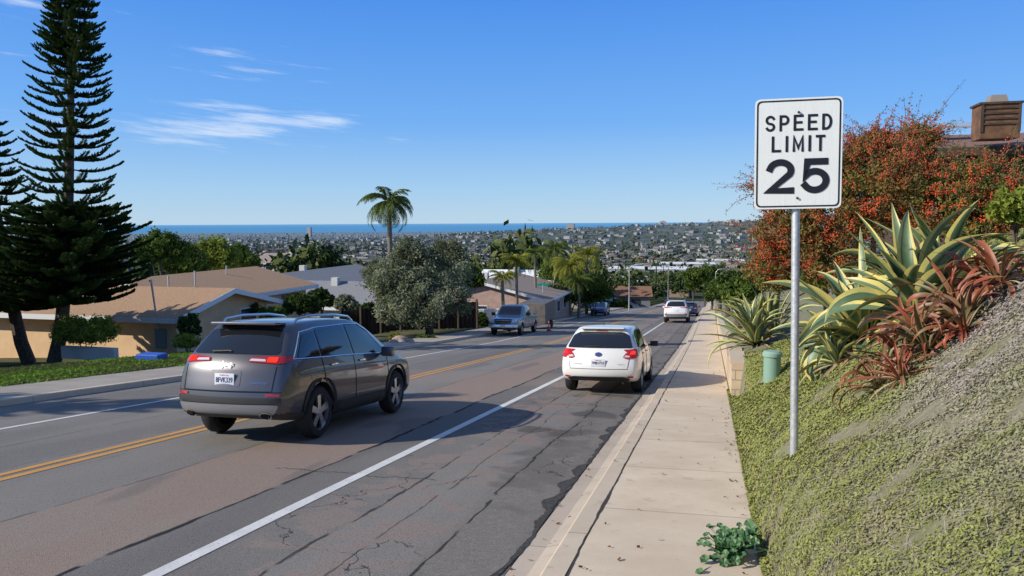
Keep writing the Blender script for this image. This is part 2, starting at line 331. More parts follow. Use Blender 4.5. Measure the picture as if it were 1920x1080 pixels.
nr=np.tile(np.array([[.5,-.3,.7]]),(n,1)); tag(leaves('lawn',Pt,rng.uniform(.03,.07,n),leafmat('lawn_grass',(.11,.22,.025),(.25,.36,.05),(.15,.17,.05)),asp=.4,nrm=nr),'short green lawn on the left verge beneath the tall pines','grass',kind='stuff')
# ---------------- bank
M_bank=mat('bank_soil',(.17,.165,.08),(.22,.20,.13),scale=3,rough=1,bump=.5,bscale=20)
bx=EX+np.array([-.03,0,.02,.05,.1,.15,.25,.4,.6,.8,1.1,1.5,1.95,2.5,3.2,4,5,6,7,9,12,20,29.7]); by=np.concatenate([np.arange(-8,22,.25),np.arange(22,80,1.),np.arange(80,310,5.)])
def bz(X_,Y_):
    z=bank(X_,Y_)
    nz_=np.vectorize(lambda a,b_:mn.noise(Vector((a*.9,b_*.9,0)))*.11+mn.noise(Vector((a*2.3,b_*2.3,5)))*.05)(X_,Y_)
    return z+nz_*np.clip((X_-EX)/.3,0,1)
V,Fc=grid(bx,by,bz); struct(npmesh('embankment',V,Fc,M_bank,smooth=True))
m,t,out=nt('ground_cover'); q=N(t); ps=q.pos(); X=q.xyz(ps); a=q.n('ShaderNodeAttribute',attribute_name='var')
g=q.mix(a.outputs['Fac'],(.19,.21,.055),(.31,.32,.105)); gy=q.mix(a.outputs['Fac'],(.29,.245,.22),(.36,.31,.28)); ol=q.mix(a.outputs['Fac'],(.24,.205,.10),(.34,.29,.155))
dg=q.math('ADD',q.math('SUBTRACT',X[1],q.math('MULTIPLY',X[0],1.6)),q.math('MULTIPLY',q.math('SUBTRACT',q.noise(ps,1.1,6,.65),.5),4.2))
gm=q.math('MULTIPLY',q.ramp(dg,1.2,2.6),q.ramp(dg,3.0,4.6,1,0)); gm=q.math('MULTIPLY',gm,q.ramp(X[0],.9,1.7))
c_=q.mix(gm,g,gy); c_=q.mix(q.ramp(q.noise(ps,1.8,4),.52,.68,0,.7),c_,ol)
c_=q.mix(q.ramp(q.noise(ps,4,3),.5,.75,0,.45),c_,(.10,.13,.035))
d=q.n('ShaderNodeBsdfDiffuse'); q.l(c_,d.inputs[0]); q.l(d.outputs[0],out.inputs[0])
n=420000; y=2.+15.*rng.random(n)**1.8; x=EX-.05+ (4.6*rng.random(n)**1.25)
gx=np.linspace(EX-.1,6,160); gy_=np.linspace(1,19,360); XX,YY=np.meshgrid(gx,gy_); ZZ=bz(XX,YY)
def bl(x,y):
    ix=np.clip(((x-gx[0])/(gx[1]-gx[0])).astype(int),0,158); iy=np.clip(((y-gy_[0])/(gy_[1]-gy_[0])).astype(int),0,358)
    fx=(x-gx[ix])/(gx[1]-gx[0]); fy=(y-gy_[iy])/(gy_[1]-gy_[0])
    z=ZZ[iy,ix]*(1-fx)*(1-fy)+ZZ[iy,ix+1]*fx*(1-fy)+ZZ[iy+1,ix]*(1-fx)*fy+ZZ[iy+1,ix+1]*fx*fy
    dx=(ZZ[iy,ix+1]-ZZ[iy,ix])/(gx[1]-gx[0]); dy=(ZZ[iy+1,ix]-ZZ[iy,ix])/(gy_[1]-gy_[0]); nr=np.stack([-dx,-dy,np.ones(len(x))],1); return z,nr/np.linalg.norm(nr,axis=1)[:,None]
z,nr=bl(x,y)
hh=rng.uniform(0,.022,n)+.02*np.sin(x*9+np.sin(y*5)*2)*np.sin(y*8); Pt=np.stack([x,y,z],1)+nr*np.clip(hh,0,1)[:,None]
tag(leaves('ground_cover',Pt,(.0042+.00125*y)*rng.uniform(.6,1.5,n),m,asp=.55,nrm=nr,jit=.85),'low green and grey ground cover over the steep bank beside the sidewalk','ground cover',kind='stuff')
n=30000; x=rng.uniform(EX+.1,4.6,n); y=2.3+11*rng.random(n)**1.3; dgp=y-1.6*x; keep=(np.abs(dgp-2.9)<1.5)|(rng.random(n)<.08); x=x[keep]; y=y[keep]; n=len(x)
z,nr=bl(x,y); p0=np.stack([x,y,z],1)+nr*.012; dr=rng.normal(size=(n,3))*.045; dr-=nr*(dr*nr).sum(1)[:,None]*.8; dr+=nr*rng.uniform(.005,.03,n)[:,None]; sd=rng.normal(size=(n,3)); sd=np.cross(dr,sd); sd/=np.linalg.norm(sd,axis=1)[:,None]; sd*=.0016
V=np.stack([p0-sd,p0+sd,p0+dr+sd*.4,p0+dr-sd*.4],1).reshape(-1,3)
tag(npmesh('dry_twigs',V,np.arange(4*n).reshape(n,4),leafmat('twig',(.27,.22,.19),(.42,.36,.32),trans=0),None,rng.random(n)),'thin dry grey twigs matted over the bank','twigs',kind='stuff')
# ---------------- speed sign
M_gal=mat('galvanised',(.50,.51,.52),(.62,.63,.64),scale=25,rough=.45,metal=.5,bump=.1); M_sgn=mat('sign_white',(.93,.93,.88),(.89,.89,.84),scale=60,rough=.5,stretch=(1,1,.05)); M_blk=mat('sign_black',(.012,.013,.02),rough=.5)
sb=P(1490,845,6.45); base=Vector((sb.x,sb.y,sb.z-.25))
sg=W(empty('speed_limit_sign',base,'white rectangular speed limit 25 sign on a round galvanised post in the bank','road sign'))
def rc(poly,r,seg=5):
    o=[];n=len(poly)
    for i in range(n):
        p=Vector(poly[i]); a=Vector(poly[i-1]); b=Vector(poly[(i+1)%n]); ra=min(r,(a-p).length*.45); rb=min(r,(b-p).length*.45)
        pa=p+(a-p).normalized()*ra; pb=p+(b-p).normalized()*rb
        for k_ in range(seg+1):
            t_=k_/seg; o.append(tuple((1-t_)**2*pa+2*t_*(1-t_)*p+t_*t_*pb))
    return o
SW,SH=.705,.93; cen=P(1496,288,6.34); 
SM=Matrix.Translation(cen)@Matrix.Rotation(R(4),4,'Z')@Matrix.Rotation(R(-.6),4,'Y')
tp_=SM@Vector((0,.05,.44)); mb=MB(); lowd=(SM@Vector((0,.05,-.5)))
mb.tube([base,lowd+(base-lowd)*.02,tp_],.034,16); mb.build('post',M_gal,sg,smooth=True)
def rect(w_,h_,r): return rc([(-w_/2,-h_/2),(w_/2,-h_/2),(w_/2,h_/2),(-w_/2,h_/2)],r)
def flat(mb,poly,y,thick=0):
    n=len(poly); vs=[SM@Vector((a,y,b)) for a,b in poly]
    vs+=[SM@Vector((a,y+thick,b)) for a,b in poly]; mb.add(vs,[tuple(range(n)),tuple(range(2*n-1,n-1,-1))]+[(i,(i+1)%n,n+(i+1)%n,n+i) for i in range(n)])
mb=MB(); flat(mb,rect(SW,SH,.05),-.004,.004); face=mb.build('sign_panel',M_sgn,sg)
o1=rect(SW-.03,SH-.03,.045); i1=rect(SW-.055,SH-.055,.036); mb=MB(); n=len(o1)
mb.add([SM@Vector((a,-.006,b)) for a,b in o1]+[SM@Vector((a,-.006,b)) for a,b in i1],[(i,(i+1)%n,n+(i+1)%n,n+i) for i in range(n)]); ob=mb.build('border',M_blk,None,org=base); ob.parent=face; ob.location=(0,0,0)
def arc(cx,cy,rx,ry,a0,a1,n=18): return [(cx+rx*math.cos(R(a0+(a1-a0)*i/n)),cy+ry*math.sin(R(a0+(a1-a0)*i/n))) for i in range(n+1)]
def glyph(c,w,h):
    if c=='S': return [arc(w/2,h*.74,w/2,h*.26,25,270)+arc(w/2,h*.24,w/2,h*.24,90,-155)[1:]]
    if c=='P': return [[(0,0),(0,h)],[(0,h),(w*.5,h)]+arc(w*.5,h*.72,w*.5,h*.28,90,-90)[1:]+[(0,h*.44)]]
    if c=='E': return [[(w,h),(0,h),(0,0),(w,0)],[(0,h*.52),(w*.85,h*.52)]]
    if c=='D': return [[(0,0),(0,h),(w*.35,h)]+arc(w*.35,h/2,w*.65,h/2,90,-90)[1:]+[(0,0)]]
    if c=='L': return [[(0,h),(0,0),(w,0)]]
    if c=='I': return [[(0,0),(0,h)]]
    if c=='M': return [[(0,0),(0,h),(w/2,h*.18),(w,h),(w,0)]]
    if c=='T': return [[(0,h),(w,h)],[(w/2,h),(w/2,0)]]
    if c=='2': return [arc(w/2,h*.71,w/2,h*.29,165,-28)+[(w*.02,0),(w,0)]]
    if c=='5': return [[(w*.93,h),(w*.12,h),(w*.05,h*.50)]+arc(w*.48,h*.33,w*.52,h*.33,128,-150)]
dep_=[0]
def stroke(mb,pts,t,ox,oy):
    dep_[0]+=.00012; y=-.0062-dep_[0]; n=len(pts); L=[];Rr=[]
    cl=(math.hypot(pts[0][0]-pts[-1][0],pts[0][1]-pts[-1][1])<1e-6)
    for i in range(n):
        p=Vector(pts[i]); a=Vector(pts[i-1]) if i>0 else (Vector(pts[-2]) if cl else None); b=Vector(pts[i+1]) if i<n-1 else (Vector(pts[1]) if cl else None)
        d1=(p-a).normalized() if a is not None else (b-p).normalized(); d2=(b-p).normalized() if b is not None else d1
        n1=Vector((-d1.y,d1.x)); n2=Vector((-d2.y,d2.x)); mm=(n1+n2); mm=mm.normalized() if mm.length>1e-6 else n1; k_=min(1/max(.3,mm.dot(n1)),2.2)
        if a is None: p=p-d1*t/2
        if b is None: p=p+d1*t/2
        L.append(p+mm*t/2*k_); Rr.append(p-mm*t/2*k_)
    vs=[SM@Vector((v.x+ox,y,v.y+oy)) for v in L+Rr]; mb.add(vs,[(i,i+1,n+i+1,n+i) for i in range(n-1)])
def word(s_,w_,h_,cy_,t_,gap):
    ws_={'I':0.0,'M':1.25}; tw=sum(ws_.get(c,1.) for c in s_); nI=len(s_)
    unit=(w_-gap*(nI-1)-t_*nI)/tw; x_=-w_/2; mb=MB()
    for c in s_:
        cw=unit*ws_.get(c,1.)
        for st_ in glyph(c,cw,h_-t_): stroke(mb,st_,t_,x_+t_/2,cy_-h_/2+t_/2)
        x_+=cw+t_+gap
    ob=mb.build('lettering',M_blk,None,org=base); ob.parent=face; ob.location=(0,0,0)
word('SPEED',.535,.135,.258,.021,.034); word('LIMIT',.43,.135,.083,.021,.036); word('25',.51,.295,-.19,.056,.055)
for zz_ in (.345,-.375):
    mb=MB(); c=SM@Vector((0,-.004,zz_)); mb.tube([c+Vector((0,.03,0)),c+Vector((0,-.012,0))],.010,8); mb.build('bolt',M_blk,sg)
# ---------------- vehicles
def paint(name,c,metal=.0,rough=.35): return mat(name,c,rough=rough,metal=metal,coat=1.,obj=True)
M_gl=mat('car_glass',(.012,.014,.016),rough=.04,spec=.9,coat=.3); M_tyre=mat('tyre_rubber',(.018,.018,.019),rough=.85); M_pl=mat('black_plastic',(.028,.028,.03),rough=.6)
M_chr=mat('chrome',(.75,.75,.76),rough=.15,metal=1); M_rim=mat('rim_alloy',(.55,.55,.56),rough=.3,metal=.9); M_red=mat('tail_red',(.50,.012,.015),rough=.12,coat=1); M_clr=mat('clear_lens',(.62,.60,.62),rough=.1,coat=1); M_sil=mat('silver_plastic',(.30,.30,.31),rough=.4,metal=.4)
M_dark=mat('well_black',(.006,.006,.006),rough=1); M_plw=mat('plate_white',(.75,.76,.78),rough=.4); M_nav=mat('plate_navy',(.03,.05,.2),rough=.5); M_redp=mat('plate_red',(.5,.05,.06),rough=.5); M_seam=mat('panel_gap',(.008,.008,.008),rough=1)
m,t,out=nt('brake_lamp_lit'); q=N(t); e=q.n('ShaderNodeEmission'); e.inputs[0].default_value=(1,.05,.03,1); e.inputs[1].default_value=1.2; q.l(e.outputs[0],out.inputs[0]); M_lit=m
def loft(sts,Rz,Fz,br=.05,bf=.12,dr=.9,df=.6):
    bm=bmesh.new(); yr=sts[0][0]; yf=sts[-1][0]; loops=[]
    def Y(y,z):
        a=np.interp(z,[p[0] for p in Rz],[p[1] for p in Rz])*max(0,1-(y-yr)/dr); b=np.interp(z,[p[0] for p in Fz],[p[1] for p in Fz])*max(0,1-(yf-y)/df); return y+a-b
    for (y,Wd,zb,be,H,Wr) in sts:
        bt=[(Wd*.85*c,zb) for c in (-1,-.67,-.33,0,.33,.67,1)]
        sd=[(Wd*.94,zb+.03),(Wd*.99,zb+.14),(Wd,zb+.45*(be-zb)),(Wd*.995,zb+.78*(be-zb)),(Wd*.955,be),((Wd*.955+Wr)/2+.015,be+.5*(H-.07-be)),(Wr,H-.055)]
        tp=[(Wr*.88*c,H-.02*c*c) for c in (1,.67,.33,0,-.33,-.67,-1)]
        pts=bt+sd+tp+[(-a,b_) for a,b_ in reversed(sd)]
        loops.append([bm.verts.new((a,Y(y,b_),b_)) for a,b_ in pts])
    for A,B in zip(loops,loops[1:]):
        for i in range(28): bm.faces.new((A[i],A[(i+1)%28],B[(i+1)%28],B[i]))
    for L,sg_,bl_ in ((loops[0],-1,br),(loops[-1],1,bf)):
        rows=[[L[j] for j in range(7)]]
        for k_ in range(1,8):
            l=L[28-k_]; r=L[6+k_]; row=[l]
            for j in range(1,6):
                t_=j/6; c=l.co.lerp(r.co,t_); c.y+=sg_*bl_*(1-(2*t_-1)**2); row.append(bm.verts.new(c))
            row.append(r); rows.append(row)
        rows.append([L[20-j] for j in range(7)])
        for a in range(8):
            for j in range(6): bm.faces.new((rows[a][j],rows[a][j+1],rows[a+1][j+1],rows[a+1][j]))
    bmesh.ops.recalc_face_normals(bm,faces=bm.faces); me=bpy.data.meshes.new('hull'); bm.to_mesh(me); bm.free(); return me
class Car:
    def __init__(s,root,sts,Rz,Fz,axles,rw,Wt,pm,clad=None,lowm=None,br=.06):
        s.root=root; me=loft(sts,Rz,Fz,br); ob=bpy.data.objects.new('hull',me); C.objects.link(ob)
        mo=ob.modifiers.new('s','SUBSURF'); mo.levels=2; mo.render_levels=2
        mb=MB(); 
        for y in axles:
            for sx in (-1,1):
                n=36; ra=rw+.055; x0,x1=sx*(Wt-.33),sx*(Wt+.3)
                vs=[(xx,y+ra*math.cos(2*PI*j/n),rw+ra*math.sin(2*PI*j/n)) for xx in (x0,x1) for j in range(n)]
                fs=[(j,(j+1)%n,n+(j+1)%n,n+j) for j in range(n)]+[tuple(range(n-1,-1,-1)),tuple(range(n,2*n))]
                mb.add(vs,fs)
        cut=mb.build('cut',M_dark); bmx=bmesh.new(); bmx.from_mesh(cut.data); bmesh.ops.recalc_face_normals(bmx,faces=bmx.faces); bmx.to_mesh(cut.data); bmx.free()
        bo=ob.modifiers.new('b','BOOLEAN'); bo.object=cut; bo.operation='DIFFERENCE'; bo.solver='EXACT'
        bpy.context.view_layer.update(); dg=bpy.context.evaluated_depsgraph_get(); me2=bpy.data.meshes.new_from_object(ob.evaluated_get(dg))
        bpy.data.objects.remove(ob); bpy.data.objects.remove(cut)
        me2.name='body'; me2.materials.clear()
        body=link('body',me2,[pm,M_dark,clad or M_pl],root)
        for p in me2.polygons:
            c=p.center; p.material_index=0; p.use_smooth=True
            if c.z<(lowm or 0) : p.material_index=2
            for y in axles:
                if math.hypot(c.y-y,c.z-rw)<rw+.0525 and abs(c.x)<Wt+.1: p.material_index=1
        me2.set_sharp_from_angle(angle=R(40))
        s.bvh=BVHTree.FromPolygons([v.co for v in me2.vertices],[tuple(p.vertices) for p in me2.polygons]); s.body=body
        s.axles=axles; s.rw=rw; s.Wt=Wt; s.pm=pm
    def proj(s,u,v,side,off):
        o,d={'rear':((u,-9,v),(0,1,0)),'front':((u,9,v),(0,-1,0)),'right':((9,u,v),(-1,0,0)),'left':((-9,u,v),(1,0,0)),'top':((u,v,9),(0,0,-1))}[side]
        h=s.bvh.ray_cast(Vector(o),Vector(d))
        if h[0] is None: return None
        n=h[1]
        if n.dot(Vector(d))>0: n=-n
        return h[0]+n*off
    def panel(s,name,poly,side,m,off=.006,parent=None,r=.02):
        if r: poly=rc(poly,r,3)
        bm=bmesh.new(); fc=bm.faces.new([bm.verts.new((a,b_,0)) for a,b_ in poly]); bmesh.ops.triangulate(bm,faces=[fc],ngon_method='EAR_CLIP')
        for it in range(4):
            le=[e_ for e_ in bm.edges if e_.calc_length()>.09]
            if not le: break
            bmesh.ops.subdivide_edges(bm,edges=le,cuts=1,use_grid_fill=False); bmesh.ops.triangulate(bm,faces=bm.faces[:])
        bad=[]
        for v in bm.verts:
            h=s.proj(v.co.x,v.co.y,side,off)
            if h is None: bad.append(v)
            else: v.co=h
        bmesh.ops.delete(bm,geom=bad,context='VERTS')
        me=bpy.data.meshes.new(name); bm.to_mesh(me); bm.free(); me.polygons.foreach_set('use_smooth',[True]*len(me.polygons))
        return link(name,me,m,parent or s.root)
    def line(s,pts,side,m=None,wd=.005,name='panel_gap',off=.002,parent=None):
        mb=MB(); out=[]
        for (a,b_),(c,d) in zip(pts,pts[1:]):
            n=max(2,int(math.hypot(c-a,d-b_)/.05))
            for k_ in range(n): out.append((a+(c-a)*k_/n,b_+(d-b_)*k_/n))
        out.append(pts[-1]); pr=[s.proj(a,b_,side,off) for a,b_ in out]; pr=[p for p in pr if p is not None]
        if len(pr)<2: return
        mb.tube(pr,wd,5,False); return mb.build(name,m or M_seam,parent or s.body,smooth=True)
    def text(s,st,w_,h_,u,v,side,m,bold=.01,off=.012,flip=1):
        co,fs=textmesh(st,w_,h_,bold,0,0); pts=[]
        for c in co:
            h=s.proj(u+flip*c[0],v+c[1],side,off); pts.append(h if h is not None else Vector((u,-2,v)))
        mb=MB(); mb.add(pts,fs); return mb.build('badge',m,s.root)
    def wheels(s,style,rimm=None,rr=.27):
        for y in s.axles:
            for sx in (-1,1):
                x=sx*(s.Wt-.12); rw=s.rw; tw=.115
                mb=MB(); mb.lathex([(-tw,rr-.02),(-tw,rr+.02),(-tw*.95,rw-.035),(-tw*.6,rw-.004),(0,rw),(tw*.6,rw-.004),(tw*.95,rw-.035),(tw,rr+.02),(tw,rr-.02)],40,(x,y,rw)); 
                mbw=MB(); mbw.lathex([(sx*.02-.01,.0),(sx*.02-.01,rr),(sx*.02+.01,rr),(sx*.02+.01,0)],24,(x,y,rw)); wh=mbw.build('wheel',M_dark,s.root,smooth=True)
                mb.build('tyre',M_tyre,wh,smooth=True)
                mb=MB(); xo=x+sx*.085
                mb.lathex([(sx*.0,rr),(sx*.022,rr-.003),(sx*.02,rr-.025),(-sx*.04,rr-.035)],40,(xo,y,rw))
                for k_ in range(style):
                    for dd in ((-.11,.11) if style==5 else (0,)):
                        a=2*PI*k_/style+dd+.3; c,s_=math.cos(a),math.sin(a); h0,h1=.035,.022
                        vs=[]
                        for rad,hw,xx in ((.03,h0,.012),(rr-.015,h1,.0)):
                            for tt in (-1,1):
                                for dxx in (0,-.03): vs.append((xo+sx*(xx+dxx),y+c*rad-s_*hw*tt,rw+s_*rad+c*hw*tt))
                        mb.add(vs,[(0,1,3,2),(4,6,7,5),(0,2,6,4),(1,5,7,3),(0,4,5,1),(2,3,7,6)])
                mb.lathex([(sx*.02,0),(sx*.02,.045),(-sx*.01,.06)],16,(xo,y,rw)); mb.build('rim',rimm or M_rim,wh,smooth=True)
    def box(s,name,c,d,m,bev=.02,rot=None,parent=None):
        mb=MB(); mb.box(c,d,rot); return mb.build(name,m,parent or s.root,smooth=True,bevel=bev)
def place(root,x,y,head=0,flip=False):
    dzx=.02; z=float(plane(x,y)); dzy=(float(plane(x,y+1.5))-float(plane(x,y-1.5)))/3
    n=Vector((-dzx,-dzy,1)).normalized(); h=R(head)+(PI if flip else 0); fw=Vector((-math.sin(h),math.cos(h),0)); fw=(fw-n*fw.dot(n)).normalized(); rt=fw.cross(n)
    root.matrix_world=Matrix(((rt.x,fw.x,n.x,x),(rt.y,fw.y,n.y,y),(rt.z,fw.z,n.z,z+.008),(0,0,0,1)))
def suv(root,pm,detail=True,lit=True):
    sts=[(-2.31,.75,.40,1.07,1.53,.56),(-2.26,.85,.35,1.09,1.57,.61),(-2.08,.915,.31,1.10,1.61,.66),(-1.5,.935,.27,1.085,1.65,.69),(-.6,.935,.25,1.05,1.675,.69),(.15,.93,.25,1.03,1.655,.68),(.5,.93,.25,1.02,1.58,.67),(1.0,.93,.25,1.01,1.34,.71),(1.35,.93,.25,1.0,1.13,.76),(1.6,.92,.26,.97,1.06,.74),(2.1,.88,.28,.88,.98,.68),(2.3,.76,.33,.80,.88,.56)]
    Rz=[(.3,.18),(.42,.05),(.6,.0),(.74,.02),(.80,.06),(1.05,.09),(1.16,.16),(1.55,.52),(1.65,.60)]; Fz=[(.3,.08),(.5,0),(.9,.1),(1.1,.15)]
    c=Car(root,sts,Rz,Fz,(-1.35,1.35),.365,.925,pm,M_pl,.44,.10)
    c.wheels(5,M_rim,.265)
    c.panel('rear_window',[(-.70,1.20),(.70,1.20),(.58,1.515),(-.58,1.515)],'rear',M_gl,.008,r=.06)
    for s_ in (-1,1):
        tl=c.panel('tail_lamp',[(s_*.30,1.105),(s_*.72,1.08),(s_*.82,1.09),(s_*.83,1.165),(s_*.72,1.175),(s_*.33,1.155)],'rear',M_red,.014,r=.015)
        c.panel('lamp_lens',[(s_*.32,1.112),(s_*.56,1.105),(s_*.54,1.132),(s_*.34,1.14)],'rear',M_clr,.02,parent=tl,r=.01)
        c.panel('brake_light',[(s_*.57,1.098),(s_*.71,1.093),(s_*.71,1.158),(s_*.57,1.158)],'rear',M_lit if lit else M_red,.02,parent=tl,r=.015)
        sd='right' if s_>0 else 'left'
        c.panel('tail_lamp',[(-2.18,1.085),(-1.93,1.12),(-1.97,1.160),(-2.10,1.165)],sd,M_red,.012,r=.01)
        c.panel('reflector',[(s_*.62,.67),(s_*.80,.67),(s_*.80,.70),(s_*.62,.70)],'rear',M_red,.012,r=.008)
        c.panel('side_window',[(-1.88,1.15),(-1.30,1.13),(-1.30,1.49),(-1.60,1.45)],sd,M_gl,.008,r=.03)
        c.panel('side_window',[(-1.24,1.13),(-.30,1.11),(-.36,1.54),(-1.24,1.505)],sd,M_gl,.008,r=.03)
        c.panel('side_window',[(-.22,1.11),(.92,1.08),(.50,1.42),(.20,1.53),(-.28,1.545)],sd,M_gl,.008,r=.03)
        c.line([(-1.98,1.135),(-1.24,1.12),(-.26,1.10),(.98,1.065)],sd,M_chr,.009,'window_trim',.008,root)
        c.line([(-1.98,1.135),(-1.64,1.48),(-1.24,1.53),(-.3,1.56),(.2,1.55),(.5,1.44),(.98,1.065)],sd,M_chr,.009,'window_trim',.008,root)
        c.line([(-1.27,1.12),(-1.22,.8),(-1.0,.55),(-.95,.36)],sd); c.line([(-.26,1.1),(-.24,.36)],sd); c.line([(.95,1.07),(.98,.7),(.9,.36)],sd); c.line([(-.95,.36),(.9,.36)],sd)
        c.line([(-1.9,.93),(-.9,.95),(.9,.93)],sd,pm,.010,'body_crease',.0,s_ and root)
        c.panel('lower_cladding',[(-.96,.27),(.94,.27),(.94,.46),(-.96,.46)],sd,M_pl,.012,r=.01)
        for y in (-1.35,1.35):
            o=[(y+.475*math.copysign(abs(math.cos(a))**.8,math.cos(a)),.365+.475*math.sin(a)**.85) for a in np.linspace(R(4),R(176),17)]; i_=[(y+.408*math.cos(a),.365+.408*math.sin(a)) for a in np.linspace(R(176),R(4),17)]
            c.panel('arch_cladding',o+i_,sd,M_pl,.014,r=0)
        for yy in (-.95,.0): 
            h=c.proj(yy,1.0,sd,.02); 
            if h: c.box('door_handle',h,(.03,.2,.035),M_chr if detail else pm,.01)
        mb=MB(); pts=[]
        for yy,zz_ in ((-1.62,0),(-1.50,.055),(-1.1,.07),(-.4,.07),(.05,.055),(.20,0)):
            h=c.proj(s_*.60,yy,'top',0); pts.append(Vector((s_*.60,yy,(h.z if h else 1.6)+zz_)))
        mb.tube(pts,.019,8); mb.build('roof_rail',M_chr,root,smooth=True)
        mr=c.box('mirror',(s_*1.03,.72,1.10),(.22,.12,.17),pm,.04)
        c.box('mirror_arm',(s_*.93,.74,1.06),(.1,.06,.04),M_pl,.01,parent=mr)
    c.panel('windshield',[(-.66,1.12),(.66,1.12),(.58,1.56),(-.58,1.56)],'front',M_gl,.008,r=.05)
    c.box('spoiler',(0,-1.82,1.60),(1.08,.28,.04),pm,.018)
    c.panel('brake_light',[(-.16,1.54),(.16,1.54),(.16,1.557),(-.16,1.557)],'rear',M_lit if lit else M_red,.05,r=.004)
    c.panel('skid_plate',[(-.72,.43),(.72,.43),(.80,.56),(-.80,.56)],'rear',M_sil,.014,r=.05)
    c.panel('bumper_cladding',[(-.82,.57),(.82,.57),(.82,.645),(-.82,.645)],'rear',M_pl,.010,r=.01)
    c.line([(-.72,1.05),(-.70,.73),(.70,.73),(.72,1.05)],'rear'); c.line([(-.82,.72),(.82,.72)],'rear')
    for s_ in (-1,1):
        o_=c.panel('exhaust_pipe',[(s_*.60+.085*math.cos(a),.425+.045*math.sin(a)) for a in np.linspace(0,2*PI,18)[:-1]],'rear',M_chr,.028,r=0)
        c.panel('pipe_opening',[(s_*.60+.070*math.cos(a),.425+.033*math.sin(a)) for a in np.linspace(0,2*PI,18)[:-1]],'rear',M_dark,.033,r=0,parent=o_)
    c.line([(.0,1.225),(-.05,1.23),(-.32,1.22)],'rear',M_pl,.012,'wiper',.025,root)
    pl=c.proj(0,.88,'rear',.0); y0=pl.y-.012
    c.panel('plate_recess',[(-.24,.79),(.24,.79),(.24,1.0),(-.24,1.0)],'rear',pm,.004,r=.03)
    pk=c.box('license_plate',(0,y0,.88),(.31,.012,.155),M_plw,.003)
    if detail:
        for st,w_,h_,cz,mm,bd in (('8FVK339',.27,.07,.872,M_nav,.02),('California',.14,.025,.935,M_redp,.0)):
            co,fs=textmesh(st,w_,h_,bd); mb=MB(); mb.add([(a[0],y0-.009,cz+a[1]) for a in co],fs); mb.build('plate_text',mm,pk)
        c.text('Jeep',.20,.085,-.0,1.06,'rear',M_chr,.02,.02)
        c.text('LIMITED',.22,.022,.52,.835,'rear',M_chr,.0,.01)
    return c
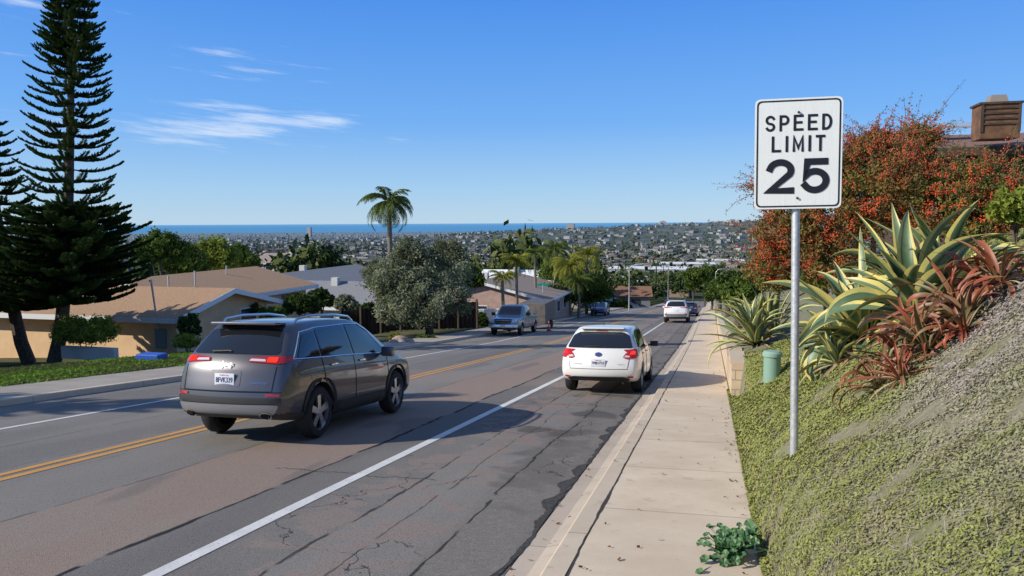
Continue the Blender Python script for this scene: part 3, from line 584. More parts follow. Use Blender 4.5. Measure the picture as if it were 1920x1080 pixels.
def hatch(root,pm,detail=True,lit=True):
    sts=[(-2.2,.74,.34,.89,1.33,.54),(-2.15,.82,.30,.92,1.37,.58),(-1.95,.865,.26,.94,1.40,.605),(-1.4,.875,.22,.94,1.45,.625),(-.5,.875,.2,.92,1.475,.64),(.1,.87,.2,.90,1.455,.64),(.4,.87,.2,.89,1.41,.63),(.95,.87,.2,.88,1.17,.66),(1.35,.865,.2,.86,.98,.7),(1.6,.85,.22,.83,.91,.68),(2.05,.80,.24,.74,.83,.6),(2.2,.68,.28,.64,.72,.48)]
    Rz=[(.25,.16),(.38,.04),(.55,.0),(.68,.03),(.78,.06),(.93,.12),(1.0,.19),(1.38,.60),(1.47,.70)]; Fz=[(.3,.06),(.5,0),(.8,.1),(1,.15)]
    c=Car(root,sts,Rz,Fz,(-1.32,1.32),.315,.865,pm,None,None,.12)
    c.wheels(10,M_rim,.225)
    c.panel('rear_window',[(-.72,.99),(.72,.99),(.62,1.25),(.48,1.32),(-.48,1.32),(-.62,1.25)],'rear',M_gl,.008,r=.05)
    for s_ in (-1,1):
        sd='right' if s_>0 else 'left'
        tl=c.panel('tail_lamp',[(s_*.52,.80),(s_*.60,.77),(s_*.80,.79),(s_*.82,.965),(s_*.74,.98),(s_*.57,.88)],'rear',M_red,.014,r=.02)
        c.panel('lamp_lens',[(s_*.54,.805),(s_*.65,.80),(s_*.67,.83),(s_*.58,.845)],'rear',M_clr,.02,parent=tl,r=.01)
        c.panel('brake_light',[(s_*.66,.86),(s_*.77,.86),(s_*.77,.93),(s_*.70,.93)],'rear',M_lit if lit else M_red,.02,parent=tl,r=.015)
        c.panel('tail_lamp',[(-2.13,.80),(-1.95,.83),(-1.84,.95),(-1.98,.97),(-2.08,.96)],sd,M_red,.012,r=.02)
        c.panel('reflector',[(s_*.62,.375),(s_*.74,.385),(s_*.74,.42),(s_*.62,.41)],'rear',M_red,.012,r=.008)
        c.panel('side_window',[(-1.80,1.02),(-1.50,.99),(-1.50,1.27),(-1.60,1.24)],sd,M_gl,.008,r=.03)
        c.panel('side_window',[(-1.44,.98),(-.36,.96),(-.40,1.35),(-1.0,1.35),(-1.44,1.29)],sd,M_gl,.008,r=.03)
        c.panel('side_window',[(-.28,.96),(.90,.93),(.50,1.22),(.15,1.35),(-.32,1.36)],sd,M_gl,.008,r=.03)
        c.line([(-1.2,.95),(-1.18,.75),(-.98,.5),(-.9,.3)],sd); c.line([(-.32,.95),(-.3,.3)],sd); c.line([(.9,.92),(.92,.6),(.85,.3)],sd); c.line([(-.9,.3),(.85,.3)],sd)
        for yy in (-1.0,.0):
            h=c.proj(yy,.84,sd,.018)
            if h: c.box('door_handle',h,(.03,.18,.03),pm,.01)
        mr=c.box('mirror',(s_*.97,.72,.97),(.2,.11,.13),M_pl if detail else pm,.035); c.box('mirror_arm',(s_*.87,.74,.94),(.08,.05,.03),M_pl,.008,parent=mr)
    c.panel('windshield',[(-.62,.98),(.62,.98),(.55,1.38),(-.55,1.38)],'front',M_gl,.008,r=.05)
    c.box('spoiler',(0,-1.58,1.405),(1.0,.26,.035),pm,.014)
    c.panel('brake_light',[(-.13,1.33),(.13,1.33),(.13,1.345),(-.13,1.345)],'rear',M_red,.012,r=.003)
    c.panel('bumper_cladding',[(-.62,.30),(.62,.30),(.68,.36),(.55,.40),(-.55,.40),(-.68,.36)],'rear',M_pl,.014,r=.02)
    c.line([(-.66,.78),(-.62,.56),(.62,.56),(.66,.78)],'rear')
    c.line([(0,1.02),(-.05,1.02),(-.34,1.01)],'rear',M_pl,.010,'wiper',.02,root)
    pl=c.proj(0,.68,'rear',.0); y0=pl.y-.012
    pk=c.box('license_plate',(0,y0,.69),(.31,.012,.155),M_plw,.003)
    mb=MB(); mb.tube([(0,-1.35,1.45),(0,-1.45,1.62)],.006,6); mb.build('antenna',M_pl,root)
    if detail:
        for st,w_,h_,cz,mm,bd in (('7MJU733',.27,.07,.682,M_nav,.02),('California',.14,.025,.745,M_redp,.0)):
            co,fs=textmesh(st,w_,h_,bd); mb=MB(); mb.add([(a[0],y0-.009,cz+a[1]) for a in co],fs); mb.build('plate_text',mm,pk)
        o=[(.075*math.cos(a),.86+.042*math.sin(a)) for a in np.linspace(0,2*PI,20)[:-1]]
        em=c.panel('emblem',o,'rear',M_nav,.014,r=0)
        for dx,dz_,rr_ in ((-.04,.008,.011),(-.005,.015,.007),(.02,.01,.007),(.005,-.012,.007),(.03,-.008,.007),(-.02,-.006,.006)):
            c.panel('emblem_star',[(dx+rr_*math.cos(a),.86+dz_+rr_*math.sin(a)) for a in np.linspace(0,2*PI,7)[:-1]],'rear',M_chr,.018,r=0,parent=em)
        c.text('IMPREZA',.2,.02,-.45,.66,'rear',M_chr,.0,.01); c.text('SUBARU',.15,.02,.48,.66,'rear',M_chr,.0,.01)
        mb=MB(); mb.tube([(.52,-1.9,.27),(.52,-2.12,.27)],.03,12,False); mb.build('exhaust_pipe',M_chr,root,smooth=True)
    return c
def pickup(root,pm):
    sts=[(-2.85,.90,.50,1.0,1.12,.86),(-2.75,.97,.45,1.08,1.17,.90),(-2.2,.985,.42,1.1,1.18,.92),(-.95,.985,.38,1.12,1.19,.92),(-.82,.985,.38,1.13,1.80,.74),(-.3,.985,.36,1.14,1.88,.76),(.45,.985,.36,1.14,1.86,.76),(.7,.985,.36,1.14,1.78,.76),(1.15,.985,.36,1.13,1.35,.84),(1.35,.985,.36,1.12,1.2,.86),(1.7,.98,.38,1.08,1.17,.84),(2.45,.97,.42,.98,1.10,.8),(2.7,.93,.45,.92,1.03,.76)]
    c=Car(root,sts,[(0,0),(2,0)],[(.4,.02),(.6,0),(1.,.02),(1.1,.06)],(-1.75,1.75),.38,.965,pm)
    c.wheels(6,M_rim,.25)
    c.panel('windshield',[(-.72,1.22),(.72,1.22),(.64,1.74),(-.64,1.74)],'front',M_gl,.01,r=.05)
    gr_=c.panel('grille',[(-.46,.70),(.46,.70),(.54,1.0),(-.54,1.0)],'front',M_pl,.015,r=.04)
    for z_ in (.78,.92): c.line([(-.46,z_),(.46,z_)],'front',M_chr,.012,'grille_bar',.03,gr_)
    for s_ in (-1,1):
        c.panel('headlight',[(s_*.56,.80),(s_*.84,.82),(s_*.86,1.0),(s_*.58,1.0)],'front',M_clr,.018,r=.03)
        sd='right' if s_>0 else 'left'
        c.panel('side_window',[(-.70,1.2),(.05,1.2),(.05,1.72),(-.62,1.72)],sd,M_gl,.01,r=.04); c.panel('side_window',[(.13,1.2),(1.05,1.19),(.68,1.68),(.13,1.72)],sd,M_gl,.01,r=.04)
        c.line([(.09,1.18),(.09,.45)],sd); c.line([(1.15,1.1),(1.15,.45)],sd); c.line([(-.78,1.18),(-.78,.45)],sd)
        mr=c.box('mirror',(s_*1.13,.95,1.28),(.24,.12,.2),M_pl,.04); c.box('mirror_arm',(s_*1.0,.95,1.2),(.1,.06,.05),M_pl,.01,parent=mr)
        c.box('door_handle',(s_*.99,-.1,1.05),(.03,.16,.03),M_chr,.008); c.box('fog_lamp',(s_*.6,2.83,.56),(.14,.03,.09),M_clr,.01)
    c.box('bumper',(0,2.74,.58),(1.84,.18,.20),M_chr,.04); c.box('license_plate',(0,2.845,.60),(.31,.012,.15),M_plw,.003); c.box('valance',(0,2.68,.42),(1.6,.1,.12),M_pl,.02)
    c.box('bed_liner',(0,-1.85,1.19),(1.5,1.7,.02),M_dark,0)
    return c
jp=empty('suv',(0,0,0),'dark grey compact SUV with roof rails and lit brake lights in the near traffic lane','car'); suv(jp,paint('graphite_paint',(.115,.108,.112),.65,.34)); place(jp,-6.58,11.25,-1.0); jp.scale=(1.03,1.0,1.08)
sb_=empty('hatchback',(0,0,0),'white hatchback with red tail lights driving beside the right kerb','car'); hatch(sb_,paint('white_paint_car',(.83,.81,.76),0,.4)); place(sb_,-2.40,18.6,0); sb_.scale=(1.03,1.03,1.05)
pk=empty('pickup_truck',(0,0,0),'silver blue pickup truck parked facing uphill at the left kerb','pickup truck'); pickup(pk,paint('silver_blue_paint',(.24,.28,.33),.5,.35)); place(pk,-12.2,46.0,0,True)
def tree_copy(o,parent=None):
    c=o.copy(); C.objects.link(c); c.parent=parent
    for ch in list(o.children): tree_copy(ch,c)
    return c
ws=empty('suv',(0,0,0),'white SUV far ahead near the right kerb','car'); suv(ws,paint('white_suv_paint',(.78,.78,.77),0,.4),False); place(ws,-2.9,67,0); ws.scale=(1.14,1.08,1.16)
dk=empty('parked_car',(0,0,0),'dark blue car parked at the left kerb far down the road','car'); hatch(dk,paint('navy_paint',(.02,.04,.12),.3,.35),False,False); place(dk,-12.2,84,0,True)
for (x_,y_,fl,lab,s_) in ((-2.3,84,False,'dark car just ahead of the distant white SUV',1.05),(-5.9,112,False,'small dark car at the far crest of the road, left of the white SUV',1.)):
    c=tree_copy(dk); place(c,x_,y_,0,fl); c.scale=(s_,s_,s_); c['label']=lab; c.name='distant_car'
p=Vector((-12.3,53.0,float(plane(-12.3,53.0)))); tr_=W(empty('utility_trailer',p,'small grey utility trailer parked behind the pickup truck','trailer'))
mb=MB(); mb.box((p.x,p.y,p.z+1.25),(1.9,3.4,1.5)); mb.build('body',mat('trailer_grey',(.10,.09,.085),(.16,.14,.12),rough=.6),tr_,bevel=.03)
for sx in (-1,1):
    mb=MB(); mb.lathex([(-.1,.0),(-.1,.34),(.1,.34),(.1,0)],20,(p.x+sx*.98,p.y,p.z+.34)); mb.build('wheel',M_tyre,tr_)
p=Vector((-10.7,49.5,0)); p.z=float(plane(p.x,p.y)); cn=W(empty('traffic_cone',p,'orange traffic cone on the road beside the trailer','traffic cone'))
mb=MB(); mb.lathez([(.15,.03),(.03,.7),(0,.7)],16,p); mb.build('cone_body',mat('cone_orange',(.75,.12,.03)),cn,smooth=True); mb=MB(); mb.box((p.x,p.y,p.z+.02),(.36,.36,.04)); mb.build('base',M_pl,cn)
mb=MB(); mb.lathez([(.105,.32),(.075,.46)],16,p); mb.build('reflective_band',M_plw,cn)
# ---------------- trees
M_bark=mat('bark',(.07,.055,.042),(.14,.11,.08),scale=12,rough=1,bump=.8,bscale=25); M_pbark=mat('palm_bark',(.16,.13,.10),(.26,.22,.17),scale=20,rough=1,stretch=(1,1,6))
M_pine=leafmat('pine_needles',(.026,.055,.018),(.09,.135,.038),trans=.15)
def pine(p,H,prof,lean,lab,seed,z0=.2,leaders=((0,0,0),)):
    r=random.Random(seed); root=empty('pine_tree',p,lab,'tree')
    def ax(z): t_=z/H; return Vector((lean[0]*(t_**.6),lean[1]*(t_**.6),z))
    mb=MB(); mb.tube([ax(H*i/12) for i in range(13)],[.26*(1-i/12.4)**.8+.02 for i in range(13)],9); mb.build('trunk',M_bark,root,smooth=True)
    V=[];vr=[]; bb=MB()
    def branch(o,dr,L,lift,big,low):
        side=Vector((-dr.y,dr.x,0)); n=max(8,int(L/.075)); pts=[]
        for i in range(n+1):
            t_=i/n; pts.append(o+dr*(L*t_)+Vector((0,0,L*(-.34*t_*(1-t_)+lift*t_*t_))))
        bb.tube([pts[0],pts[n//2],pts[n]],[.03,.02,.006],4,False)
        for i in range(int(n*(.08 if low else .18)),n+1):
            t_=i/n; ln=(.12+.20*math.sin(PI*min(1,t_*.8+.12)))*big
            for sg_ in (-1,1,-1,1):
                d=(dr*(.45+.5*r.random())+side*sg_*(.6+.5*r.random())+Vector((0,0,.25+.4*r.random()))).normalized(); L2=ln*(.6+.55*r.random()); b0=pts[i]
                wv=d.cross(Vector((r.random()-.5,r.random()-.5,r.random()-.5))).normalized()*.038*big; w2=d.cross(wv).normalized()*.038*big
                mid=b0+d*L2*.5; tip=b0+d*L2+Vector((0,0,.03))
                V.extend([b0,mid+wv,tip,mid-wv, b0,mid+w2,tip,mid-w2]); c_=r.random()*.7+.3*(t_>.7); vr.extend([c_,c_])
    for (lx,ly,zst) in leaders:
        z=H*max(z0,zst)
        Ht=H*(1 if lx==0 else .985)
        while z<Ht-.05:
            fr=z/H; rad=np.interp(fr,[a for a,_ in prof],[b for _,b in prof])*(1 if lx==0 else .5); o=ax(z)+Vector((lx,ly,0)); low=fr<.42
            nb=r.randint(6,8)+(3 if low else 0); a0=r.random()*6
            for k_ in range(nb):
                if r.random()<.06: continue
                a=a0+2*PI*k_/nb+r.uniform(-.25,.25); L=rad*r.uniform(.75,1.1); branch(o+Vector((0,0,r.uniform(-.03,.03))),Vector((math.cos(a),math.sin(a),0)),L,r.uniform(.14,.28)-(.14 if low else 0),1.0 if not low else 1.5,low)
            z+=((.37+.10*(1-fr)) if not low else .25)*r.uniform(.9,1.12)
        if lx: bb.tube([ax(H*zst),ax(H*zst)+Vector((lx,ly,.3)),ax(Ht)+Vector((lx,ly,0))],[.08,.07,.01],6)
    V=np.array([v[:] for v in V]); npmesh('crown',V,np.arange(len(V)).reshape(-1,4),M_pine,root,vr); bb.build('branches',M_bark,root)
    return root
def gp(px,py): p=G(px,py); p.z=surf(p.x,p.y); return p
pb=gp(100,684); dep=-(CM.inverted()@pb).z; sc_=dep/1400
right=CM.to_3x3()@Vector((1,0,0))
Hh=700*sc_
pine(pb,Hh,[(.15,2.4),(.20,3.2),(.34,3.0),(.42,2.0),(.55,1.8),(.7,1.6),(.85,1.25),(.95,.8),(1,.3)],right.xy*(75*sc_),'tallest pine on the left lawn, with three tips and tiered upswept branches',1,.175,((0,0,0),(right.x*.5,right.y*.5,.80),(-right.x*.5,-right.y*.5,.80)))
p2=gp(55,682)
pine(p2,500*sc_,[(.2,1.9),(.35,2.3),(.5,2.0),(.7,1.4),(.9,.8),(1,.2)],right.xy*(-60*sc_),'shorter pine at the left edge leaning away from the tallest pine',2,.22)
p3=Vector((-23.5,4.9,float(T(-23.5,4.9)))); pine(p3,11.5,[(.15,1.6),(.5,1.6),(.85,.9),(1,.2)],(0,0),'pine beyond the left edge of the view on the same lawn',3,.2)
def leafy(name,lab,p,balls,n,ls,m,trunk=None,cat='tree',group=None,tr=.12,nc=16,sig=.2,zmin=-.6):
    root=empty(name,p,lab,cat,group); pts=crown_pts(balls,n,nc,sig,zmin)
    leaves('crown' if cat=='tree' else 'foliage',pts,ls*rng.uniform(.6,1.4,len(pts)),m,root)
    mb=MB(); th=min(b[2] for b in balls)
    if cat=='tree':
        mb.tube([(0,0,-.1),(.05,.02,th*.5),(0,0,max(.2,th))],[tr*1.3,tr,tr*.8],8)
    for b in balls: mb.tube([(0,0,th*.5 if cat=='tree' else 0),(b[0]*.5,b[1]*.5,b[2]*.7),(b[0],b[1],b[2]+b[3]*.4)],[tr*.6,tr*.4,tr*.1],5,False)
    mb.build('trunk' if cat=='tree' else 'stems',M_bark,root,smooth=True); return root
M_olive=leafmat('olive_leaf',(.19,.22,.12),(.43,.455,.31),(.18,.20,.115),.5,.35); M_grn=leafmat('green_leaf',(.07,.12,.022),(.20,.26,.06),(.065,.10,.022),.4); M_lgrn=leafmat('light_leaf',(.15,.20,.035),(.34,.37,.07),None); M_dgrn=leafmat('dark_leaf',(.03,.058,.015),(.09,.13,.038),None)
def pxball(px,py,d,rpx,base,fl=.85): v=P(px,py,d)-base; return (v.x,v.y,v.z,rpx/1400*d,fl)
D=45; p=P(805,630,D); p.z=surf(p.x,p.y)
leafy('olive_tree','broad grey-green olive tree standing in front of the dark wooden fence',p,[pxball(740,540,D,56,p),pxball(830,515,D+1,62,p),pxball(775,495,D,50,p),pxball(850,560,D,40,p),pxball(790,570,D-1,56,p),pxball(720,515,D+1,38,p),pxball(840,480,D+1,38,p),pxball(770,470,D,30,p),pxball(735,585,D-1,34,p)],56000,.085,M_olive,tr=.22,nc=52,sig=.125)
M_frond=leafmat('palm_frond',(.06,.10,.022),(.18,.22,.06),trans=.25); M_frondy=leafmat('palm_frond_yellow',(.18,.20,.035),(.38,.37,.07),trans=.3)
def palm(p,H,L,n,lab,m=None,seed=0,group=None,tr=.14,cat='palm tree'):
    r=random.Random(seed); root=empty('palm_tree',p,lab,cat,group); mb=MB(); mb.tube([(0,0,-.2),(.05,0,H*.4),(.0,.05,H*.8),(0,0,H)],[tr*1.4,tr,tr*.9,tr*.8],10); mb.build('trunk',M_pbark,root,smooth=True)
    V=[];vr=[]
    for k_ in range(n):
        a=2*PI*k_*.618+r.random()*.3; e=R(r.uniform(-15,80)); l=L*r.uniform(.8,1.1); d=Vector((math.cos(a),math.sin(a),0)); sd=Vector((-d.y,d.x,0)); pts=[]; pos_=Vector((0,0,H)); ang=e; ns=16
        for i in range(ns+1):
            pts.append(pos_.copy()); pos_+= (d*math.cos(ang)+Vector((0,0,math.sin(ang))))*l/ns; ang-=R(6.0+1.5*r.random())+.02*max(0,math.cos(e))
        vc=r.random()
        for i in range(ns):
            V.extend([pts[i]-sd*.02,pts[i]+sd*.02,pts[i+1]+sd*.015,pts[i+1]-sd*.015]); vr.append(.9)
            if i<1: continue
            fw=(pts[i+1]-pts[i]).normalized(); t_=i/ns; ll=l*.26*math.sin(PI*min(.97,t_*.85+.12))
            for h in (0,.5):
                b0=pts[i].lerp(pts[i+1],h)
                for s_ in (-1,1):
                    q_=(sd*s_*.85+fw*.65+Vector((0,0,-.35-.4*r.random()+.25*math.sin(e)))).normalized(); l2=ll*r.uniform(.8,1.1); wv=fw*.5*.06*L/2.2+Vector((0,0,.012))
                    m_=b0+q_*l2*.5+Vector((0,0,.03)); tp=b0+q_*l2-Vector((0,0,l2*.18)); V.extend([b0,m_+wv,tp,m_-wv]); vr.append(min(1,max(0,vc*.6+.4*r.random())))
    V=np.array([v[:] for v in V]); npmesh('crown',V,np.arange(len(V)).reshape(-1,4),m or M_frond,root,vr); return root
def palm_at(px,crown_y,d,Lpx,lab,m=None,seed=0,n=26,group=None,tr=.14):
    c=P(px,crown_y,d); z=surf(c.x,c.y); palm(Vector((c.x,c.y,z)),c.z-z,Lpx/1400*d,n,lab,m,seed,group,tr)
palm_at(729,378,62,68,'tall feathery palm rising above the olive tree',None,3,44,tr=.22)
palm_at(968,492,66,42,'palm with yellow-green fronds, taller of the two before the pinkish house',M_frondy,4,28)
palm_at(942,522,60,34,'short palm left of the taller yellow-green palm before the pinkish house',M_frondy,5,24)
palm_at(1003,475,72,34,'palm with darker fronds just right of the yellow-green palm',None,6,26)
palm_at(1040,470,80,42,'bushy dark palm in the grove left of the street lamp',None,8,34)
palm_at(1100,480,84,44,'broad yellowish palm at the right end of the grove',M_frondy,9,34)
palm_at(1068,500,78,46,'low spreading palm in the middle of the grove',M_frondy,10,34)
palm_at(1085,530,76,40,'lowest palm of the grove, close to the kerb',None,12,34)
palm_at(625,490,150,24,'small round palm behind the grey roofs',None,11,24)
for i,(px,py,d,rp,lab,mm) in enumerate(((1070,540,80,36,'dense dark shrub under the palm grove',M_dgrn),(1030,550,76,28,'dark shrub at the left foot of the palm grove',M_dgrn),(1112,545,82,26,'dark shrub at the right foot of the palm grove',M_grn),(1045,505,84,30,'green leafy shrub filling the top of the palm grove',M_grn))):
    p=P(px,py,d); p.z=surf(p.x,p.y); leafy('shrub',lab,p,[pxball(px,py,d,rp,p),pxball(px-rp*.6,py+8,d,rp*.7,p),pxball(px+rp*.6,py+4,d,rp*.7,p)],6000,.14,mm,cat='shrub')
# ---------------- berry bush
M_bl=leafmat('berry_bush_leaf',(.09,.13,.03),(.25,.255,.075),(.25,.16,.06),.9,.3); M_berry=mat('berries',(.68,.135,.038),(.52,.06,.024),scale=8,rough=.45)
D=13.5; p=P(1640,560,D); p.z=surf(p.x,p.y)-.1; root=empty('berry_bush',p,'huge sprawling bush covered with red berries above the agaves on the bank','bush')
balls=[pxball(x_,y_,d_,r_,p) for x_,y_,d_,r_ in ((1470,440,14,60),(1470,365,14,50),(1450,510,14,50),(1560,420,13.5,80),(1560,330,13.5,64),(1640,290,13.5,44),(1700,340,13,76),(1640,380,13,86),(1760,400,12.5,74),(1830,365,12.5,66),(1900,390,12,66),(1850,440,12,54),(1720,275,13.5,36),(1560,500,13.5,60))]
pts=crown_pts(balls,56000,70,.11,-.8); leaves('foliage',pts,.032*rng.uniform(.6,1.4,len(pts)),M_bl,root)
r=random.Random(5); tp=[]; tb=[]; mt=MB()
for k_ in range(1000):
    b=balls[r.choice([0,1,2,3,4,5,6,7,8,9,10,12,1,4,5,12,9])]; d=Vector((r.gauss(0,1),r.gauss(0,1),abs(r.gauss(0,1))*1.2+.1)).normalized(); L0=b[3]*.6; L1=b[3]*(r.uniform(1.1,1.7) if k_%4 else r.uniform(1.7,2.7)); dro=r.uniform(.05,.5)*(L1-L0); w_=Vector((r.gauss(0,.2),r.gauss(0,.2),0)); c=Vector(b[:3])
    def pt(t_): return c+d*(L0+(L1-L0)*t_)+w_*t_*t_-Vector((0,0,dro*t_*t_))
    mt.tube([pt(0),pt(.35),pt(.7),pt(1)],[.007,.005,.004,.0025],3,False); red=r.random()<.55
    for j in range(30):
        t_=.1+.9*r.random(); tp.append(pt(t_)+Vector((r.gauss(0,.022),r.gauss(0,.022),r.gauss(0,.022))))
    if red:
        for j in range(22):
            t_=r.random()*.75; tb.append(pt(t_)+Vector((r.gauss(0,.03),r.gauss(0,.03),r.gauss(0,.03))))
tp=np.array([v[:] for v in tp]); leaves('spray_leaves',tp,.021,M_bl,root)
bp_=np.concatenate([crown_pts(balls,16000,150,.045,-.5),np.array([v[:] for v in tb])]); n=len(bp_); O=np.array([[1,0,0],[-1,0,0],[0,1,0],[0,-1,0],[0,0,1],[0,0,-1]]); s_=rng.uniform(.010,.018,n)
V=(bp_[:,None,:]+O[None]*s_[:,None,None]).reshape(-1,3); fo=np.array([[0,2,4],[2,1,4],[1,3,4],[3,0,4],[2,0,5],[1,2,5],[3,1,5],[0,3,5]]); Fc=(np.arange(n)[:,None,None]*6+fo[None]).reshape(-1,3)
npmesh('berries',V,Fc,M_berry,root)
for b in balls:
    c=Vector(b[:3]); mt.tube([(c.x*.5,c.y*.5,0),(c.x*.8,c.y*.8,c.z*.6),c],[.05,.035,.015],5,False)
mt.build('branches',mat('bush_twig',(.14,.08,.05),(.24,.14,.09),rough=.9),root)
# ---------------- agave
M_agr=mat('agave_green',(.07,.13,.065),(.14,.20,.10),scale=3,rough=.45); M_ayl=mat('agave_yellow',(.62,.52,.15),(.46,.42,.14),scale=4,rough=.5)
M_alr=mat('aloe_red',(.27,.05,.022),(.12,.11,.04),scale=3.5,rough=.5); M_alr2=mat('aloe_edge',(.32,.085,.04),(.15,.13,.05),scale=3.5,rough=.5); M_dry=mat('dry_leaf',(.30,.22,.13),(.40,.31,.2),scale=6,rough=.9)
def rosette(mb,o,n,L,wd,seed,emin=5,emax=85,droop=1.,axis=(0,0,1),ye=.64,dry=True):
    r=random.Random(seed); q_=Vector((0,0,1)).rotation_difference(Vector(axis).normalized())
    for k_ in range(n+(7 if dry else 0)):
        isd=k_>=n; a=k_*2.39996+r.uniform(-.35,.35); f_=min(1,(k_+.5)/n); e=R(emin+(emax-emin)*f_**.9+r.uniform(-13,13)); l=L*r.uniform(.6,1.15)*(1-.25*abs(f_-.5))
        if isd: e=R(r.uniform(-25,5)); l=L*r.uniform(.5,.8)
        d=Vector((math.cos(a),math.sin(a),0)); sd0=Vector((-d.y,d.x,0)); pos_=d*.05*L; ang=e+R(12); ns=16; vs=[]; dr_=droop*r.choice((.3,.7,1.,1.4,2.2,3.0))*(1-f_*.35); tw=r.uniform(-.13,.13); sw=r.uniform(-.06,.06); cl_=r.uniform(.3,.9); wd2=wd*r.uniform(.75,1.15)*(.6 if isd else 1)
        for i in range(ns+1):
            t_=i/ns; up=-d*math.sin(ang)+Vector((0,0,math.cos(ang))); w_=wd2*L*(np.interp(t_,[0,.12,.35,.55,.8,1],[.8,.62,.95,1,.5,.02]))
            sd=(sd0+up*tw*i*t_).normalized()
            for c_ in (-1,-ye,0,ye,1): vs.append(q_@(pos_+sd*w_*c_+up*w_*(cl_*abs(c_)**1.5))+o)
            pos_=pos_+(d*math.cos(ang)+Vector((0,0,math.sin(ang)))+sd0*sw*i)*l/ns; ang-=R(2.6*dr_*(.2+t_*2.0))
        for i in range(ns):
            for c_ in range(4):
                mb.cm=2 if isd else (1 if c_ in (0,3) else 0); b=i*5+c_; mb.add([vs[b],vs[b+1],vs[b+6],vs[b+5]],[(0,1,2,3)])
        mb.cm=0
def agave(px,py,L,n,seed,lab,extra=(),wd=.085,mats=None,name='agave',cat='agave plant',droop=1.,emin=5,emax=84):
    p=G(px,py); p.z=surf(p.x,p.y)
    mb=MB(); rosette(mb,Vector((0,0,.05)),n,L,wd,seed,emin,emax,droop,(-.3,-.15,1))
    for i,(dx,dy,dz,l,nn) in enumerate(extra):
        zz_=surf(p.x+dx,p.y+dy)-p.z+dz; rosette(mb,Vector((dx,dy,zz_)),nn,l,wd,seed+i+1,emin,emax,droop,(-.35+.2*math.sin(i*2.1),-.2+.3*math.cos(i*1.7),1))
    ob=mb.build(name,mats or [M_agr,M_ayl,M_dry],None,smooth=True); ob.location=p
    bm=bmesh.new(); bm.from_mesh(ob.data); bmesh.ops.remove_doubles(bm,verts=bm.verts,dist=.0005); bm.to_mesh(ob.data); bm.free(); ob.data.polygons.foreach_set('use_smooth',[True]*len(ob.data.polygons))
    tag(ob,lab,cat); return p
agave(1620,645,1.35,36,11,'large agave with yellow-edged leaves in the middle of the bank right of the sign',((.6,.7,.1,1.15,26),(.2,1.0,.0,.95,20),(-.1,.4,.0,.9,20)),wd=.070,droop=1.5,emin=-10,emax=78)
agave(1720,600,1.2,26,17,'upright agave with yellow-edged leaves highest on the bank, behind the red aloe',((.4,.5,.1,1.0,20),),wd=.070,emin=10,droop=1.1,emax=80)
agave(1418,650,1.5,42,21,'agave clump with yellow-edged leaves leaning over the block wall left of the sign post',((.5,1.4,.1,1.5,28),(.3,2.6,.1,1.4,22)),wd=.048,emin=8,droop=1.0,emax=82)
agave(1570,690,.62,16,29,'small agave at the foot of the large agave, closest to the sign post',(),wd=.075,droop=1.4,emin=-5)
agave(1690,722,.46,30,31,'dark red aloe clump below the large agave',((.25,.3,.05,.6,36),(-.1,.3,.02,.5,28),(.3,.7,.08,.62,36),(.55,.35,.05,.6,32),(.1,.6,.05,.55,28),(.6,.8,.08,.65,32),(.45,.1,.05,.5,26),(.85,.6,.1,.6,28),(.85,1.0,.1,.6,26)),wd=.034,mats=[M_alr,M_alr2,M_dry],name='aloe',cat='aloe plant',droop=2.8,emin=-20,emax=72)
p=G(1365,1040); p.z=surf(min(p.x,.40),p.y); mb=MB(); r=random.Random(8)
for k_ in range(230):
    a=r.uniform(0,2*PI); rr_=abs(r.gauss(0,.11)); c=Vector((rr_*math.cos(a)*.9+.03,rr_*math.sin(a)*1.5,.03+r.uniform(0,.12)*(1-rr_)+max(0,rr_*math.cos(a))*.5)); s_=r.uniform(.022,.045); n_=Vector((r.gauss(0,.5)-.2,r.gauss(0,.5)-.3,1)).normalized(); u=n_.orthogonal().normalized(); v=n_.cross(u); ph=r.random()*6
    ring=[c+(u*math.cos(ph+2*PI*j/10)+v*math.sin(ph+2*PI*j/10))*s_*(1.05 if j%2==0 else .85)+n_*.006*(j%2) for j in range(10)]
    mb.add([c-n_*.008]+ring,[(0,1+j,1+(j+1)%10) for j in range(10)]); mb.tube([Vector((.03,0,-.02)),c-n_*.008],.003,3,False)
ob=mb.build('mallow_plant',mat('mallow_leaf',(.035,.10,.03),(.07,.16,.045),scale=20,rough=.5)); ob.location=p; tag(ob,'small dark green leafy weed spilling onto the near sidewalk','weed')
n=320; x=np.where(rng.random(n)<.6,rng.uniform(-1.5,-1.0,n),rng.uniform(-.9,.42,n)); y=3+20*rng.random(n)**1.2; x=np.where(rng.random(n)<.35,rng.uniform(.2,.42,n),x); z=np.array([surf(a,b_) if a>-1.12 else float(plane(a,b_)) for a,b_ in zip(x,y)])+.014
tag(leaves('fallen_leaves',np.stack([x,y,z],1),rng.uniform(.01,.028,n),leafmat('dead_leaf',(.16,.07,.03),(.30,.15,.07),trans=.1),asp=.6,nrm=np.tile([[0,0,1.]],(n,1))),'scattered brown fallen leaves along the gutter and sidewalk','fallen leaves',kind='stuff')
